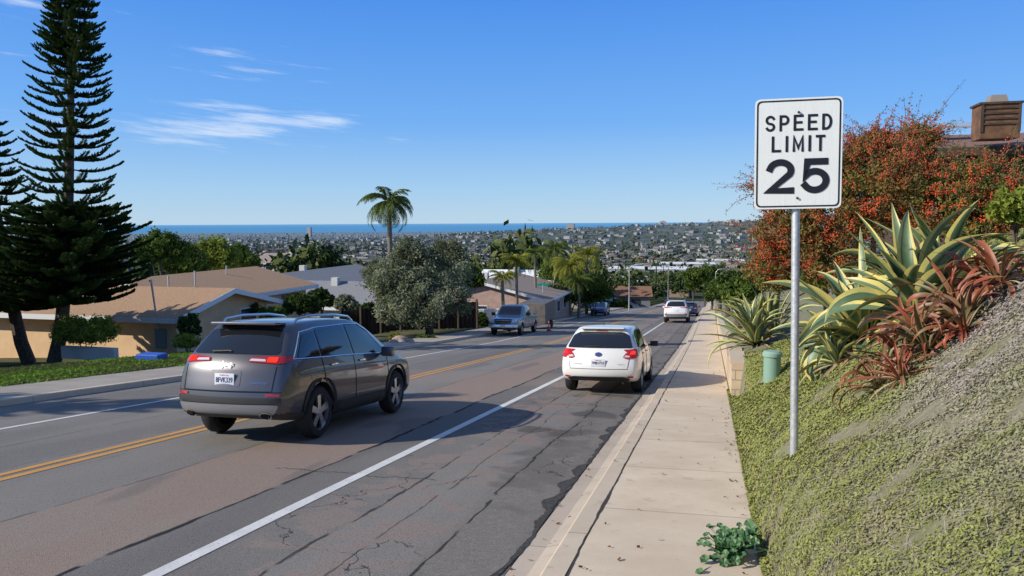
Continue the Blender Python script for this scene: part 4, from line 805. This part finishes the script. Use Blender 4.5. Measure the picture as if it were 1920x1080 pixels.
# retaining wall
m,t,out=nt('block_wall'); q=N(t); b=q.n('ShaderNodeBsdfPrincipled'); b.inputs['Roughness'].default_value=.9; q.l(b.outputs[0],out.inputs[0]); ps=q.pos(); X=q.xyz(ps)
cbk=q.n('ShaderNodeCombineXYZ'); q.l(q.math('ADD',X[1],X[0]),cbk.inputs[0]); q.l(q.math('ADD',X[2],q.math('MULTIPLY',X[1],.1)),cbk.inputs[1]); bk=q.n('ShaderNodeTexBrick'); q.l(cbk.outputs[0],bk.inputs['Vector']); bk.inputs['Scale'].default_value=1.; bk.inputs['Brick Width'].default_value=.4; bk.inputs['Row Height'].default_value=.2; bk.inputs['Mortar Size'].default_value=.012; bk.inputs['Color1'].default_value=(.56,.42,.28,1); bk.inputs['Color2'].default_value=(.64,.50,.34,1); bk.inputs['Mortar'].default_value=(.34,.27,.19,1)
q.l(q.mix(q.ramp(q.noise(ps,3,5),.5,.75,0,.4),bk.outputs[0],(.36,.27,.18)),b.inputs['Base Color']); M_blkw=m
wl=W(empty('retaining_wall',(EX+.12,17,surf(.3,17)),'tan concrete block retaining wall along the right edge of the sidewalk','wall'))
mb=MB(); mc=MB(); y=15.7
while y<58:
    z=float(plane(EX,y+1.2))+.15; mb.box((EX+.125,y+.6,z+.22),(.25,1.195,1.2)); mc.box((EX+.125,y+.6,z+.85),(.31,1.2,.07)); y+=1.2
mb.build('wall',M_blkw,wl); mc.build('coping',M_cb,wl)
p=G(1447,712); p.z=surf(p.x,p.y)-.05; pp=W(empty('utility_pipe',p,'pale green capped utility pipe standing in the bank by the block wall','pipe'))
d_=-(CM.inverted()@p).z; hp=56/1400*d_; mb=MB(); mb.lathez([(.10*d_/9,0),(.10*d_/9,hp)],20,p); mb.build('shaft',mat('pale_green_plastic',(.22,.36,.28),rough=.6),pp,smooth=True); mb=MB(); mb.lathez([(.115*d_/9,hp-.06),(.115*d_/9,hp),(.09*d_/9,hp+.035),(0,hp+.045)],20,p); mb.build('cap',mat('pale_green_cap',(.26,.40,.32),rough=.6),pp,smooth=True)
# ---------------- buildings
M_tan=mat('tan_stucco',(.76,.50,.28),(.82,.56,.33),scale=1.5,rough=.9,bump=.2); M_shb=mat('brown_shingle',(.33,.195,.105),(.45,.285,.165),scale=14,rough=.95,bump=.5,bscale=18,stretch=(1,1,3)); M_wht=mat('white_trim',(.78,.79,.80),rough=.6); M_shg=mat('grey_shingle',(.18,.18,.19),(.26,.26,.27),scale=12,rough=.95,bump=.4,bscale=18); M_win=mat('house_glass',(.03,.035,.04),rough=.08,spec=.8)
M_pink=mat('pink_stucco',(.40,.27,.22),(.47,.33,.28),scale=2,rough=.9); M_shp=mat('taupe_shingle',(.27,.205,.165),(.35,.28,.235),scale=12,rough=.95); M_wwall=mat('pale_stucco',(.52,.51,.47),(.60,.58,.54),scale=1,rough=.9); M_brn=mat('brown_wood',(.055,.035,.022),(.10,.06,.04),scale=6,rough=.85,stretch=(1,1,.2))
def gable(root,cx,cy,L,Wd,z0,hw,rise,ax,over,wm,rm,fm=None,wn='wall',rn='roof'):
    def mp_(a,b_,z): return (cx+a,cy+b_,z) if ax=='x' else (cx+b_,cy+a,z)
    h=Wd/2; l=L/2; z1=z0+hw; zr=z1+rise; mb=MB()
    vs=[mp_(sa*l,b_,z) for sa in (-1,1) for b_,z in ((-h,z0-.6),(h,z0-.6),(h,z1),(0,zr),(-h,z1))]
    mb.add(vs,[(0,1,2,3,4),(9,8,7,6,5),(0,5,6,1),(1,6,7,2),(4,9,5,0)]); wl_=mb.build(wn,wm,root)
    mb=MB(); sl=rise/h; lo=l+over; ho=h+over; th=.12
    for s_ in (-1,1):
        a=[mp_(x_,b_,z) for z_off in (.02,.02+th) for x_ in (-lo,lo) for b_,z in ((0,zr+z_off),(s_*ho,z1-sl*over+z_off))]
        mb.add(a,[(0,1,3,2),(4,6,7,5),(0,4,5,1),(2,3,7,6),(1,5,7,3),(0,2,6,4)])
    rf=mb.build(rn,rm,root)
    if fm:
        mb=MB(); t_=.05
        for e_ in (-1,1):
            for s_ in (-1,1):
                a=[mp_(e_*(lo+x_),b_,z) for x_ in (.004,t_) for b_,z in ((0,zr+th+.01),(s_*ho,z1-sl*over+th+.01),(s_*ho,z1-sl*over-.12),(0,zr-.12))]
                mb.add(a,[(0,1,2,3),(4,7,6,5),(0,4,5,1),(1,5,6,2),(2,6,7,3),(3,7,4,0)])
        for s_ in (-1,1):
            a=[mp_(x_,s_*(ho+b_),z1-sl*over+zz_) for x_ in (-lo-t_,lo+t_) for b_ in (.004,t_) for zz_ in (-.12,th)]
            mb.add(a,[(0,1,3,2),(4,6,7,5),(0,4,5,1),(2,3,7,6),(0,2,6,4),(1,5,7,3)])
        fo=mb.build('fascia',fm,None); fo.parent=rf; fo.location=(-root.location.x,-root.location.y,-root.location.z)
    return wl_,rf
def sub(mb,name,m,parent,root,**k_):
    o=mb.build(name,m,None,**k_); o.parent=parent; o.location=-root.location; return o
def window(root,c,w_,h_,face='x',fm=None):
    mb=MB(); d=(.06,w_,h_) if face in('x','-x') else (w_,.06,h_); mb.box(c,d); fr=mb.build('window',fm or M_wht,root); mb=MB(); off={'x':(.02,0,0),'-x':(-.02,0,0),'y':(0,.02,0),'-y':(0,-.02,0)}[face]
    d2=(.04,w_-.12,h_-.12) if face in('x','-x') else (w_-.12,.04,h_-.12); mb.box((c[0]+off[0],c[1]+off[1],c[2]+off[2]),d2); sub(mb,'pane',M_win,fr,root)
zg=CZ-6.17; h1=W(empty('house',(-29,32.7,zg),'tan stucco house with brown shingle roof and white fascia beyond the tall pines','house'))
gable(h1,-29.2,32.4,11,7.2,zg,2.0,.85,'x',.6,M_tan,M_shb,M_wht)
gable(h1,-31.5,40.2,12,8.5,zg,2.0,1.05,'y',.6,M_tan,M_shb,M_wht,'rear_wall','rear_roof')
window(h1,(-23.69,34.3,zg+1.25),1.4,1.1,'x'); window(h1,(-27.24,40.5,zg+1.1),1.8,1.1,'x'); window(h1,(-27.24,43.8,zg+1.1),1.6,1.1,'x')
mb=MB(); mb.box((-27.23,38.0,zg+.9),(.06,1.0,1.9)); mb.build('door',M_brn,h1)
mb=MB(); mb.box((-24.5,28.73,zg+.95),(.55,.12,.9)); mb.build('meter_box',mat('meter_grey',(.20,.25,.27),rough=.5),h1,bevel=.01)
mb=MB(); mb.tube([(-24.6,28.7,zg+1.4),(-24.6,28.4,zg+3.7),(-24.5,28.2,zg+3.65)],.045,8); mb.build('service_mast',M_gal,h1)
for (a,b_) in ((-29,37),(-30.5,42),(-27.5,33)): mb=MB(); mb.tube([(a,b_,zg+2.6),(a,b_,zg+3.5)],.05,8); mb.build('vent_pipe',M_gal,h1)
zz0=float(T(-25,18)); h0=W(empty('house',(-30,17,zz0),'tan stucco house wall at the left edge behind the pine trunks','house'))
gable(h0,-33.0,17.2,12.2,10,zz0,2.75,1.2,'x',.15,M_tan,M_shb,None)
def blobbush(lab,px,py,d,rx,n=5000,ls=.05,m=None,k_=3,name='shrub',fl=.85):
    p=P(px,py,d); p.z=surf(p.x,p.y); leafy(name,lab,p,[pxball(px+(i-(k_-1)/2)*rx*.7,py,d,rx*(.9 if k_>1 else 1),p,fl) for i in range(k_)],n,ls,m or M_grn,cat='shrub',nc=60,sig=.12,tr=.05)
blobbush('rounded clipped hedge against the tan house wall behind the pine trunks',160,620,30,37,18000,.05,M_lgrn,3,'hedge')
blobbush('tall dark shrub at the gable corner of the tan house',355,612,33.,20,4500,.06,M_dgrn,1,fl=1.3); blobbush('yellow-green shrub beside the rear of the dark SUV',350,640,31,20,3500,.05,M_lgrn,2)
blobbush('dark round shrub under the gable window of the tan house',465,580,40,18,3000,.06,M_dgrn,2)
blobbush('dark leafy bush between the tan house and the olive tree',565,572,42,28,7000,.08,M_dgrn,2)
blobbush('bushy green shrub hiding the right end of the tan house',510,590,38,22,5000,.07,M_grn,2)
blobbush('yellow-flowered low shrub at the kerb beneath the olive tree',742,632,38,10,1500,.05,M_frondy,2); blobbush('low green planting right of the boulders under the olive tree',800,634,41,9,2000,.05,M_grn,5)
blobbush('dry reddish brush at the right edge of the bank below the berry bush',1895,545,7.8,44,7000,.022,leafmat('dry_brush',(.20,.12,.075),(.34,.23,.14)),2)
p=G(285,676); mb=MB(); mb.box((p.x,p.y,p.z+.12),(.9,.5,.26)); tag(mb.build('storage_tub',mat('blue_plastic',(.03,.10,.45),rough=.4),None,bevel=.04),'blue plastic tub lying on the lawn by the tan house','tub')
mb=MB(); c=P(168,662,30); mb.box((c.x,c.y,c.z),(2.6,.25,.5)); tag(mb.build('planter_wall',M_wwall,None,bevel=.02),'low white garden wall below the clipped hedge','wall')
for i,(px,py,s_,lab) in enumerate(((752,640,.42,'largest pale boulder under the olive tree'),(738,642,.26,'small pale rock left of the largest boulder'),(768,642,.24,'small pale rock right of the largest boulder'))):
    p=gp(px,py); bm=bmesh.new(); bmesh.ops.create_icosphere(bm,subdivisions=3,radius=s_)
    for v in bm.verts: v.co*=1+.35*mn.noise(v.co*3.+Vector((i,0,0))); v.co.z*=.7
    me=bpy.data.meshes.new('boulder'); bm.to_mesh(me); bm.free(); o=link('boulder',me,mat('boulder_rock',(.30,.22,.17),(.42,.33,.27),scale=5,rough=.95,bump=.5)); o.location=p; tag(o,lab,'rock')
fe=W(empty('wooden_fence',(-18.5,45,float(T(-18.5,45))),'dark brown wooden board fence running behind the olive tree','fence'))
mb=MB(); a=P(640,610,50); b=P(895,600,52); n=34
for i in range(n*4):
    t_=i/(n*4-1); x_=a.x+(b.x-a.x)*t_; y_=a.y+(b.y-a.y)*t_; z_=float(T(x_,y_)); mb.box((x_,y_,z_+.95),(.16,.03,1.8+.04*math.sin(i*7.3)),Matrix.Rotation(math.atan2(b.y-a.y,b.x-a.x),3,'Z'))
mb.build('board_panel',M_brn,fe)
for i in range(8):
    t_=i/7; x_=a.x+(b.x-a.x)*t_; y_=a.y+(b.y-a.y)*t_; mb=MB(); mb.box((x_,y_-.08,float(T(x_,y_))+1.0),(.12,.12,2.1)); mb.build('post',M_brn,fe)
def midhouse(px,py,d,L,Wd,hw,rise,ax,wm,rm,lab,fm=M_wht,nw=3):
    c=P(px,py,d); z0=c.z-hw-rise; g_=float(T(c.x,c.y)); hw2=hw+max(0,z0-g_); z0=c.z-rise-hw2
    r_=W(empty('house',(c.x,c.y,z0),lab,'house')); gable(r_,c.x,c.y,L,Wd,z0,hw2,rise,ax,.5,wm,rm,fm)
    for i in range(nw):
        o_=(i-(nw-1)/2)*((Wd if ax=='x' else L)/nw)*.8; window(r_,(c.x+(L if ax=='x' else Wd)/2+.01,c.y+o_,z0+hw2-1.2),1.3,1.1,'x')
        o_=(i-(nw-1)/2)*((L if ax=='x' else Wd)/nw)*.8; window(r_,(c.x+o_,c.y-(Wd if ax=='x' else L)/2-.01,z0+hw2-1.2),1.3,1.1,'-y')
    mb=MB(); mb.box((c.x-L*.1,c.y-.6,z0+hw2+rise*.9+.2),(.6,.6,.9)); mb.build('chimney',M_wwall,r_)
    return r_
midhouse(600,506,78,16,10,2.6,1.5,'y',M_wwall,M_shg,'long grey-roofed house behind the tan house')
midhouse(655,530,66,10,8,2.5,1.6,'x',M_wwall,M_shg,'pale house with grey gable roof left of the olive tree')
midhouse(935,520,74,12,12,2.7,1.5,'y',M_pink,M_shp,'pinkish house with taupe roof behind the palms')
midhouse(985,508,86,9,8,2.8,1.8,'x',M_wwall,M_wht,'house with white gable roof behind the pinkish house')
midhouse(1150,556,150,12,9,2.6,1.6,'y',M_wwall,M_shg,'small grey-roofed house right of the palm grove near the road')
midhouse(560,476,150,14,10,2.6,1.6,'x',M_wwall,M_shp,'house with taupe roof beyond the long grey-roofed house')
wf=W(empty('picket_fence',gp(915,600),'low white picket fence in front of the pinkish house','fence')); a=P(885,580,64); b=P(945,580,66)
for i in range(26):
    t_=i/25; x_=a.x+(b.x-a.x)*t_; y_=a.y+(b.y-a.y)*t_; mb=MB(); mb.box((x_,y_,float(T(x_,y_))+.6),(.09,.03,1.1)); mb.build('picket',M_wht,wf)
mb=MB(); z_=float(T((a.x+b.x)/2,(a.y+b.y)/2)); mb.tube([(a.x,a.y,z_+.9),(b.x,b.y,z_+.9)],.04,4); mb.build('rail',M_wht,wf)
c=P(1760,262,24); hr=W(empty('house',(c.x,c.y,c.z-3),'dark brown wooden house on top of the bank behind the berry bush','house'))
gable(hr,c.x+6,c.y+3.5,12,9,c.z-3,2.6,.75,'x',.9,M_brn,mat('brown_roof',(.19,.10,.07),(.28,.155,.11),scale=8,rough=.9),M_brn)
ch=P(1874,218,21.5); mb=MB(); wd_=66/1400*21.5; mb.box((ch.x,ch.y+.3,ch.z-.15),(wd_,wd_*.8,44/1400*21.5+.3)); chm=mb.build('chimney',mat('rust_board',(.11,.055,.03),(.20,.10,.05),scale=3,rough=.9),hr,bevel=.01)
for k_ in range(4): mb=MB(); mb.box((ch.x,ch.y+.3-wd_*.4-.015,ch.z-.22+k_*.15),(wd_*.86,.04,.05)); sub(mb,'louvre_slat',M_brn,chm,hr)
for s_ in (-1,1): mb=MB(); mb.box((ch.x+s_*wd_*.47,ch.y+.3-wd_*.4-.01,ch.z-.05),(.07,.05,.8)); sub(mb,'corner_board',M_brn,chm,hr)
mb=MB(); mb.box((ch.x,ch.y+.3,ch.z+.37),(wd_+.1,wd_*.8+.1,.06)); sub(mb,'chimney_crown',M_brn,chm,hr)
mb=MB(); mb.box((ch.x,ch.y+.3,ch.z+.51),(.5,.5,.24),None,.75); sub(mb,'chimney_cap',mat('cap_grey',(.26,.22,.18),rough=.7),chm,hr)
mb=MB(); sp=P(1800,228,24); mb.box((sp.x,sp.y+1,sp.z),(1.7,1.,.06),Matrix.Rotation(R(14),3,'X')); mb.build('skylight',mat('skylight_grey',(.4,.45,.5),rough=.3),hr)
blobbush('yellow-green spiky shrub at the right edge above the bank',1905,390,9.5,42,5000,.05,M_lgrn,2)
for i,(px,py,d,rp,mm,lab) in enumerate(((1385,545,30,26,M_grn,'green hedge behind the block wall past the agave clump'),(1365,530,48,20,M_dgrn,'dark tree over the sidewalk beyond the block wall'),(1350,540,70,18,M_grn,'green tree at the far end of the block wall'),(1335,548,100,14,M_dgrn,'small dark tree beside the distant sidewalk'),(1300,520,150,18,M_grn,'round tree above the distant white SUV'),(1322,515,170,14,M_grn,'small round tree right of the one above the distant white SUV'))):
    p=P(px,py,d); p.z=surf(p.x,p.y); leafy('tree',lab,p,[pxball(px,py,d,rp,p),pxball(px+rp*.8,py-rp*.2,d,rp*.9,p),pxball(px-rp*.2,py+rp*.6,d,rp*.7,p)],5000,.05+.0016*d,mm,tr=.15,nc=30)
for i,(px,py,d,rp,mm,lab) in enumerate(((345,490,70,34,M_grn,'green tree behind the tan house, nearest the pines'),(400,482,76,36,M_lgrn,'light green tree behind the ridge of the tan house'),(450,490,80,28,M_grn,'green tree right of the light green one behind the tan house'),(300,470,66,36,M_grn,'tree half hidden behind the lower pine branches'),(870,520,60,28,M_grn,'green tree directly behind the olive tree'),(900,600,56,12,M_grn,'low green garden tree by the picket fence'),(690,590,52,20,M_dgrn,'dark small tree left of the olive trunk'),(1165,575,120,14,M_dgrn,'dark small tree beside the far left kerb'),(650,570,56,16,M_olive,'grey bushy tree between the pale house and the olive tree'),(600,560,60,18,M_dgrn,'dark tree in front of the long grey-roofed house'))):
    p=P(px,py,d); p.z=surf(p.x,p.y); leafy('tree',lab,p,[pxball(px-rp*.6,py,d,rp*.8,p),pxball(px+rp*.6,py+3,d,rp*.8,p),pxball(px,py-rp*.35,d,rp*.8,p)],6000,.05+.0018*d,mm,tr=.15,nc=34,sig=.16)
def lamp(px,pyb,pyt,d,lab,arm=2.2,rad=.09):
    a=P(px,pyt,d); z=surf(a.x,a.y); r_=W(empty('street_lamp',(a.x,a.y,z),lab,'street lamp')); mb=MB(); mb.tube([(a.x,a.y,z),(a.x,a.y,a.z)],[rad*1.3,rad*.8],8); mb.build('pole',M_gal,r_,smooth=True)
    mb=MB(); mb.tube([(a.x,a.y,a.z-.1),(a.x+arm*.4,a.y,a.z+.45),(a.x+arm,a.y,a.z+.6)],[.07,.06,.05],8); mb.build('arm',M_gal,r_,smooth=True); mb=MB(); mb.box((a.x+arm+.3,a.y,a.z+.58),(.8,.3,.16)); mb.build('lamp_head',M_sil,r_,bevel=.04)
lamp(1180,575,502,105,'tall street lamp with curved arm beside the far left kerb',2.0,.07)
lamp(1253,555,508,260,'thin distant street lamp right of the tall one',2.,.08); lamp(1342,560,510,140,'slim pole lamp beside the distant sidewalk on the right',1.,.08)
a=P(1018,536,70); z=surf(a.x,a.y); r_=W(empty('street_name_sign',(a.x,a.y,z),'green street name sign on a thin post before the palm grove','street sign')); mb=MB(); mb.tube([(a.x,a.y,z),(a.x,a.y,a.z+.1)],.04,6); mb.build('post',M_gal,r_); mb=MB(); mb.box((a.x,a.y,a.z+.1),(1.1,.03,.24)); mb.build('sign_blade',mat('sign_green',(.01,.22,.14),rough=.4),r_)
a=gp(1112,588); mk=W(empty('marker_post',a,'white marker post at the foot of the palm grove','post')); mb=MB(); mb.tube([a,a+Vector((0,0,.85))],.12,10); mb.build('shaft',M_wht,mk); mb=MB(); mb.tube([a+Vector((0,0,.85)),a+Vector((0,0,.95))],.125,10); mb.build('band',M_nav,mk)
# ---------------- far city
def hazed(name,c,haze=.68):
    m,t,out=nt(name); q=N(t); b=q.n('ShaderNodeBsdfDiffuse'); q.l(b.outputs[0],out.inputs[0]); ps=q.pos(); co=q.mix(q.ramp(q.xyz(ps)[1],200,5000,0,haze),c,HAZE_COL); q.l(co,b.inputs[0]); return m  # flat colour blended to painted haze blue with world Y
wm=[hazed('far_wall',c) for c in ((.36,.34,.31),(.30,.25,.20),(.26,.25,.24),(.42,.41,.39),(.30,.23,.18))]; rm=[hazed('far_roof',c) for c in ((.15,.145,.145),(.20,.13,.09),(.22,.20,.18),(.11,.105,.105),(.30,.29,.28),(.26,.14,.09))]
M_fw=hazed('far_window',(.04,.05,.06))
hv_=[]
for i in range(9):
    L=random.uniform(11,17); Wd=random.uniform(8,11); hw=random.choice((2.8,2.8,5.0)); ri=random.uniform(1,2.2); mb=MB(); h=Wd/2;l=L/2
    vs=[(sa*l,b_,z) for sa in (-1,1) for b_,z in ((-h,-3),(h,-3),(h,hw),(0,hw+ri),(-h,hw))]; mb.cm=0; mb.add(vs,[(0,1,2,3,4),(9,8,7,6,5),(0,5,6,1),(1,6,7,2),(4,9,5,0)]); mb.cm=1; sl=ri/h
    for s_ in (-1,1): mb.add([(x_,b_,z+.15) for x_ in (-l-.5,l+.5) for b_,z in ((0,hw+ri),(s_*(h+.6),hw-sl*.6))],[(0,1,3,2)])
    mb.cm=2
    for k_ in range(3):
        for s_ in (-1,1): mb.box(((k_-1)*L*.3,s_*h,hw-1.3),(1.8,.1,1.2))
    for s_ in (-1,1): mb.box((s_*l,0,hw-1.3),(.1,2.2,1.2))
    o=mb.build('distant_house',[wm[i%5],rm[(i*5+1)%6],M_fw]); hv_.append(o.data); bpy.data.objects.remove(o)
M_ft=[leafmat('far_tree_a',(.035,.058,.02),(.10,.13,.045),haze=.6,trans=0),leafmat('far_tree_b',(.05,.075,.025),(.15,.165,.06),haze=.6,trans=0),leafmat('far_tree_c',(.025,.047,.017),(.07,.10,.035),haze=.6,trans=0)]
tv=[]
for i in range(7):
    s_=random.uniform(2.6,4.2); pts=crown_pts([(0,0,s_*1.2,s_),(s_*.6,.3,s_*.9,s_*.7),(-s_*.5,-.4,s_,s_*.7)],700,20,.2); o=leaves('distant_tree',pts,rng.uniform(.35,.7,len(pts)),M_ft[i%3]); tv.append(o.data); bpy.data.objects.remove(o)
mb=MB(); mb.tube([(0,0,-1),(0,0,11)],[.3,.22],5)
for k_ in range(14):
    a=k_*2.4; d=Vector((math.cos(a),math.sin(a),0)); e=(k_%4)*.5; sd=Vector((-d.y,d.x,0))*.45; c0=Vector((0,0,11)); c1=c0+d*1.4+Vector((0,0,.3+e)); c2=c0+d*2.6+Vector((0,0,-.9+e)); mb.add([c0,c1+sd,c2,c1-sd],[(0,1,2,3)])
o=mb.build('distant_palm',M_ft[0]); pv=o.data; bpy.data.objects.remove(o)
def okpos(x,y):
    if -19<x<8 and y<330: return False
    if y<100 and x>-75: return False
    return True
def polar(r_,a_): return r_*math.sin(R(a_)),r_*math.cos(R(a_))
r=random.Random(77); cnt=0
while cnt<230:
    rr_=math.exp(r.uniform(math.log(150),math.log(1150))); a=r.uniform(-48,9); x_,y_=polar(rr_,a)
    if not okpos(x_,y_): continue
    o=bpy.data.objects.new('distant_house',r.choice(hv_)); C.objects.link(o); o.location=(x_,y_,float(T(x_,y_))); o.rotation_euler.z=r.choice((0,PI/2))+r.uniform(-.25,.25); tag(o,'small pitched-roof house among trees in the valley below','house','houses in the valley below'); cnt+=1
cnt=0
while cnt<299:
    rr_=math.exp(r.uniform(math.log(95),math.log(800))); a=r.uniform(-46,8); x_,y_=polar(rr_,a)
    if not okpos(x_,y_): continue
    o=bpy.data.objects.new('distant_tree',r.choice(tv)); C.objects.link(o); o.location=(x_,y_,float(T(x_,y_))-.3); s_=r.uniform(.8,1.5); o.scale=(s_,s_,s_*r.uniform(.9,1.3)); o.rotation_euler.z=r.uniform(0,6); tag(o,'round leafy tree among the houses in the valley below','tree','trees in the valley below'); cnt+=1
cnt=0
while cnt<60:
    rr_=math.exp(r.uniform(math.log(260),math.log(1100))); a=r.uniform(-48,9); x_,y_=polar(rr_,a)
    if not okpos(x_,y_): continue
    o=bpy.data.objects.new('distant_palm',pv); C.objects.link(o); o.location=(x_,y_,float(T(x_,y_))); s_=r.uniform(.8,1.3); o.scale=(s_,s_,s_); tag(o,'thin tall palm standing out above the valley houses','palm tree','palms in the valley below'); cnt+=1
def sample(n,r0,r1,a0=-50,a1=12):
    u=rng.random(n); inv=1/r1+(1/r0-1/r1)*u**1.1; rr_=1/inv; a=np.radians(rng.uniform(a0,a1,n)); return rr_*np.sin(a),rr_*np.cos(a)
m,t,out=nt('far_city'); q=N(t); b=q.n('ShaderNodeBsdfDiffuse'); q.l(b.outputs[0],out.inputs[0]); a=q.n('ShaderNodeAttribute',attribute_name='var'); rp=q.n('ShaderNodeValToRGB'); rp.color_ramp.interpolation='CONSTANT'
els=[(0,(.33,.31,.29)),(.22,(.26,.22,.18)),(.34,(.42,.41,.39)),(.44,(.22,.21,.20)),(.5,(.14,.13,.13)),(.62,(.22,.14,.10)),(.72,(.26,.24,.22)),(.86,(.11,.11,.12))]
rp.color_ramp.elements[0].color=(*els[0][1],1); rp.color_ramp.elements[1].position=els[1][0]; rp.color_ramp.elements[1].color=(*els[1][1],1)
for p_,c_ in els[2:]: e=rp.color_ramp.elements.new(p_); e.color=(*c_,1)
q.l(a.outputs['Fac'],rp.inputs[0]); q.l(q.mix(q.ramp(q.xyz(q.pos())[1],200,5000,0,.68),rp.outputs[0],HAZE_COL),b.inputs[0])  # house colours fade into painted haze far out
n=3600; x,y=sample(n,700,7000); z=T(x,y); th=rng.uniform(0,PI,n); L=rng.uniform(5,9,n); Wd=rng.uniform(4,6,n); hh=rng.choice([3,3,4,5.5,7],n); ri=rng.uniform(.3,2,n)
loc=np.zeros((n,10,3)); 
for i,(sa,b_,zz_) in enumerate([(s_,b_,k_) for s_ in (-1,1) for b_,k_ in ((-1,0),(1,0),(1,1),(0,2),(-1,1))]):
    loc[:,i,0]=sa*L; loc[:,i,1]=b_*Wd; loc[:,i,2]=-3 if zz_==0 else hh+(ri if zz_==2 else 0)
c_,s_=np.cos(th)[:,None],np.sin(th)[:,None]; V=np.stack([x[:,None]+loc[:,:,0]*c_-loc[:,:,1]*s_,y[:,None]+loc[:,:,0]*s_+loc[:,:,1]*c_,z[:,None]+loc[:,:,2]],-1).reshape(-1,3)
fo=np.array([[1,6,7,2],[4,9,5,0],[0,1,2,4],[6,5,9,7],[2,7,8,3],[3,8,9,4]]); Fc=(np.arange(n)[:,None,None]*10+fo[None]).reshape(-1,4)
wv=rng.uniform(0,.49,n); rv=rng.uniform(.5,.99,n); vv_=np.stack([wv,wv,wv,wv,rv,rv],1).ravel()
tag(npmesh('far_houses',V,Fc,m,None,vv_),'mass of tiny houses spread over the coastal plain towards the sea','town',kind='stuff')
n=24000; x,y=sample(n,420,7200); z=T(x,y); k_=14; s_=rng.uniform(2.2,5.2,n)*np.where(rng.random(n)<.1,1.5,1); off=rng.normal(size=(n,k_,3))*.45; off[:,:,2]=np.abs(off[:,:,2]+.3)
Pt=(np.stack([x,y,z],1)[:,None,:]+off*s_[:,None,None]*np.array([1.1,1.1,1.2])).reshape(-1,3); vv_=np.repeat(rng.random(n),k_)*.7+rng.random(n*k_)*.3
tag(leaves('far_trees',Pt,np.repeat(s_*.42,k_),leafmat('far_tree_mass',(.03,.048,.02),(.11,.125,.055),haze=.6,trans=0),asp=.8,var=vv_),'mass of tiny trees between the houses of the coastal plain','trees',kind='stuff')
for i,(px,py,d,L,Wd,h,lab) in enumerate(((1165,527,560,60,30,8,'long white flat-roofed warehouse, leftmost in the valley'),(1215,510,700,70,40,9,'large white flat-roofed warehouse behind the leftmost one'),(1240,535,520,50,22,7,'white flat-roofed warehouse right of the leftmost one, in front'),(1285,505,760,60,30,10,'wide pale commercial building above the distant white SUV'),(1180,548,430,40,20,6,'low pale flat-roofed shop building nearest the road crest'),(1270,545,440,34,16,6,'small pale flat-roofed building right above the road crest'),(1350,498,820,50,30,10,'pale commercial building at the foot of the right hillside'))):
    c=P(px,py,d); z=float(T(c.x,c.y)); r_=W(empty('warehouse',(c.x,c.y,z),lab,'warehouse')); mb=MB(); mb.box((c.x,c.y,z+h/2-1),(L,Wd,h+2)); mb.build('wall',wm[3],r_); mb=MB(); mb.box((c.x,c.y,z+h+.3),(L+.8,Wd+.8,.6)); mb.build('roof',hazed('white_roof',(.72,.72,.72)),r_)
    mb=MB()
    for k_ in range(5): mb.box((c.x+(k_-2)*L/5.5,c.y-Wd/2-.1,z+2.2),(L/9,.2,3.2))
    mb.build('loading_doors',M_fw,r_)
    for k_ in range(3): mb=MB(); mb.box((c.x+(k_-1)*L/4,c.y+(k_-1)*3,z+h+1.3),(3,3,1.6)); mb.build('roof_unit',wm[2],r_)
for px,py,d,w_,h,lab in ((580,434,4200,24,22,'pale high-rise tower on the coast, left'),(1243,419,2500,20,7,'pale building on the skyline of the right hillside'),(1070,424,3300,34,10,'pale apartment block on the skyline, centre right')):
    c=P(px,py,d); z=float(T(c.x,c.y)); z=min(z,c.z); r_=W(empty('apartment_tower',(c.x,c.y,z),lab,'building')); mb=MB(); mb.box((c.x,c.y,(z+c.z+h)/2),(w_,w_*.6,c.z+h-z)); mb.build('wall',hazed('tower_wall',(.36,.33,.30),.3),r_); mb=MB(); mb.box((c.x,c.y,c.z+h+1),(w_*.5,w_*.3,2)); mb.build('roof_house',wm[1],r_)
for o in list(bpy.data.objects):
    if '_w' in o.keys(): del o['_w']
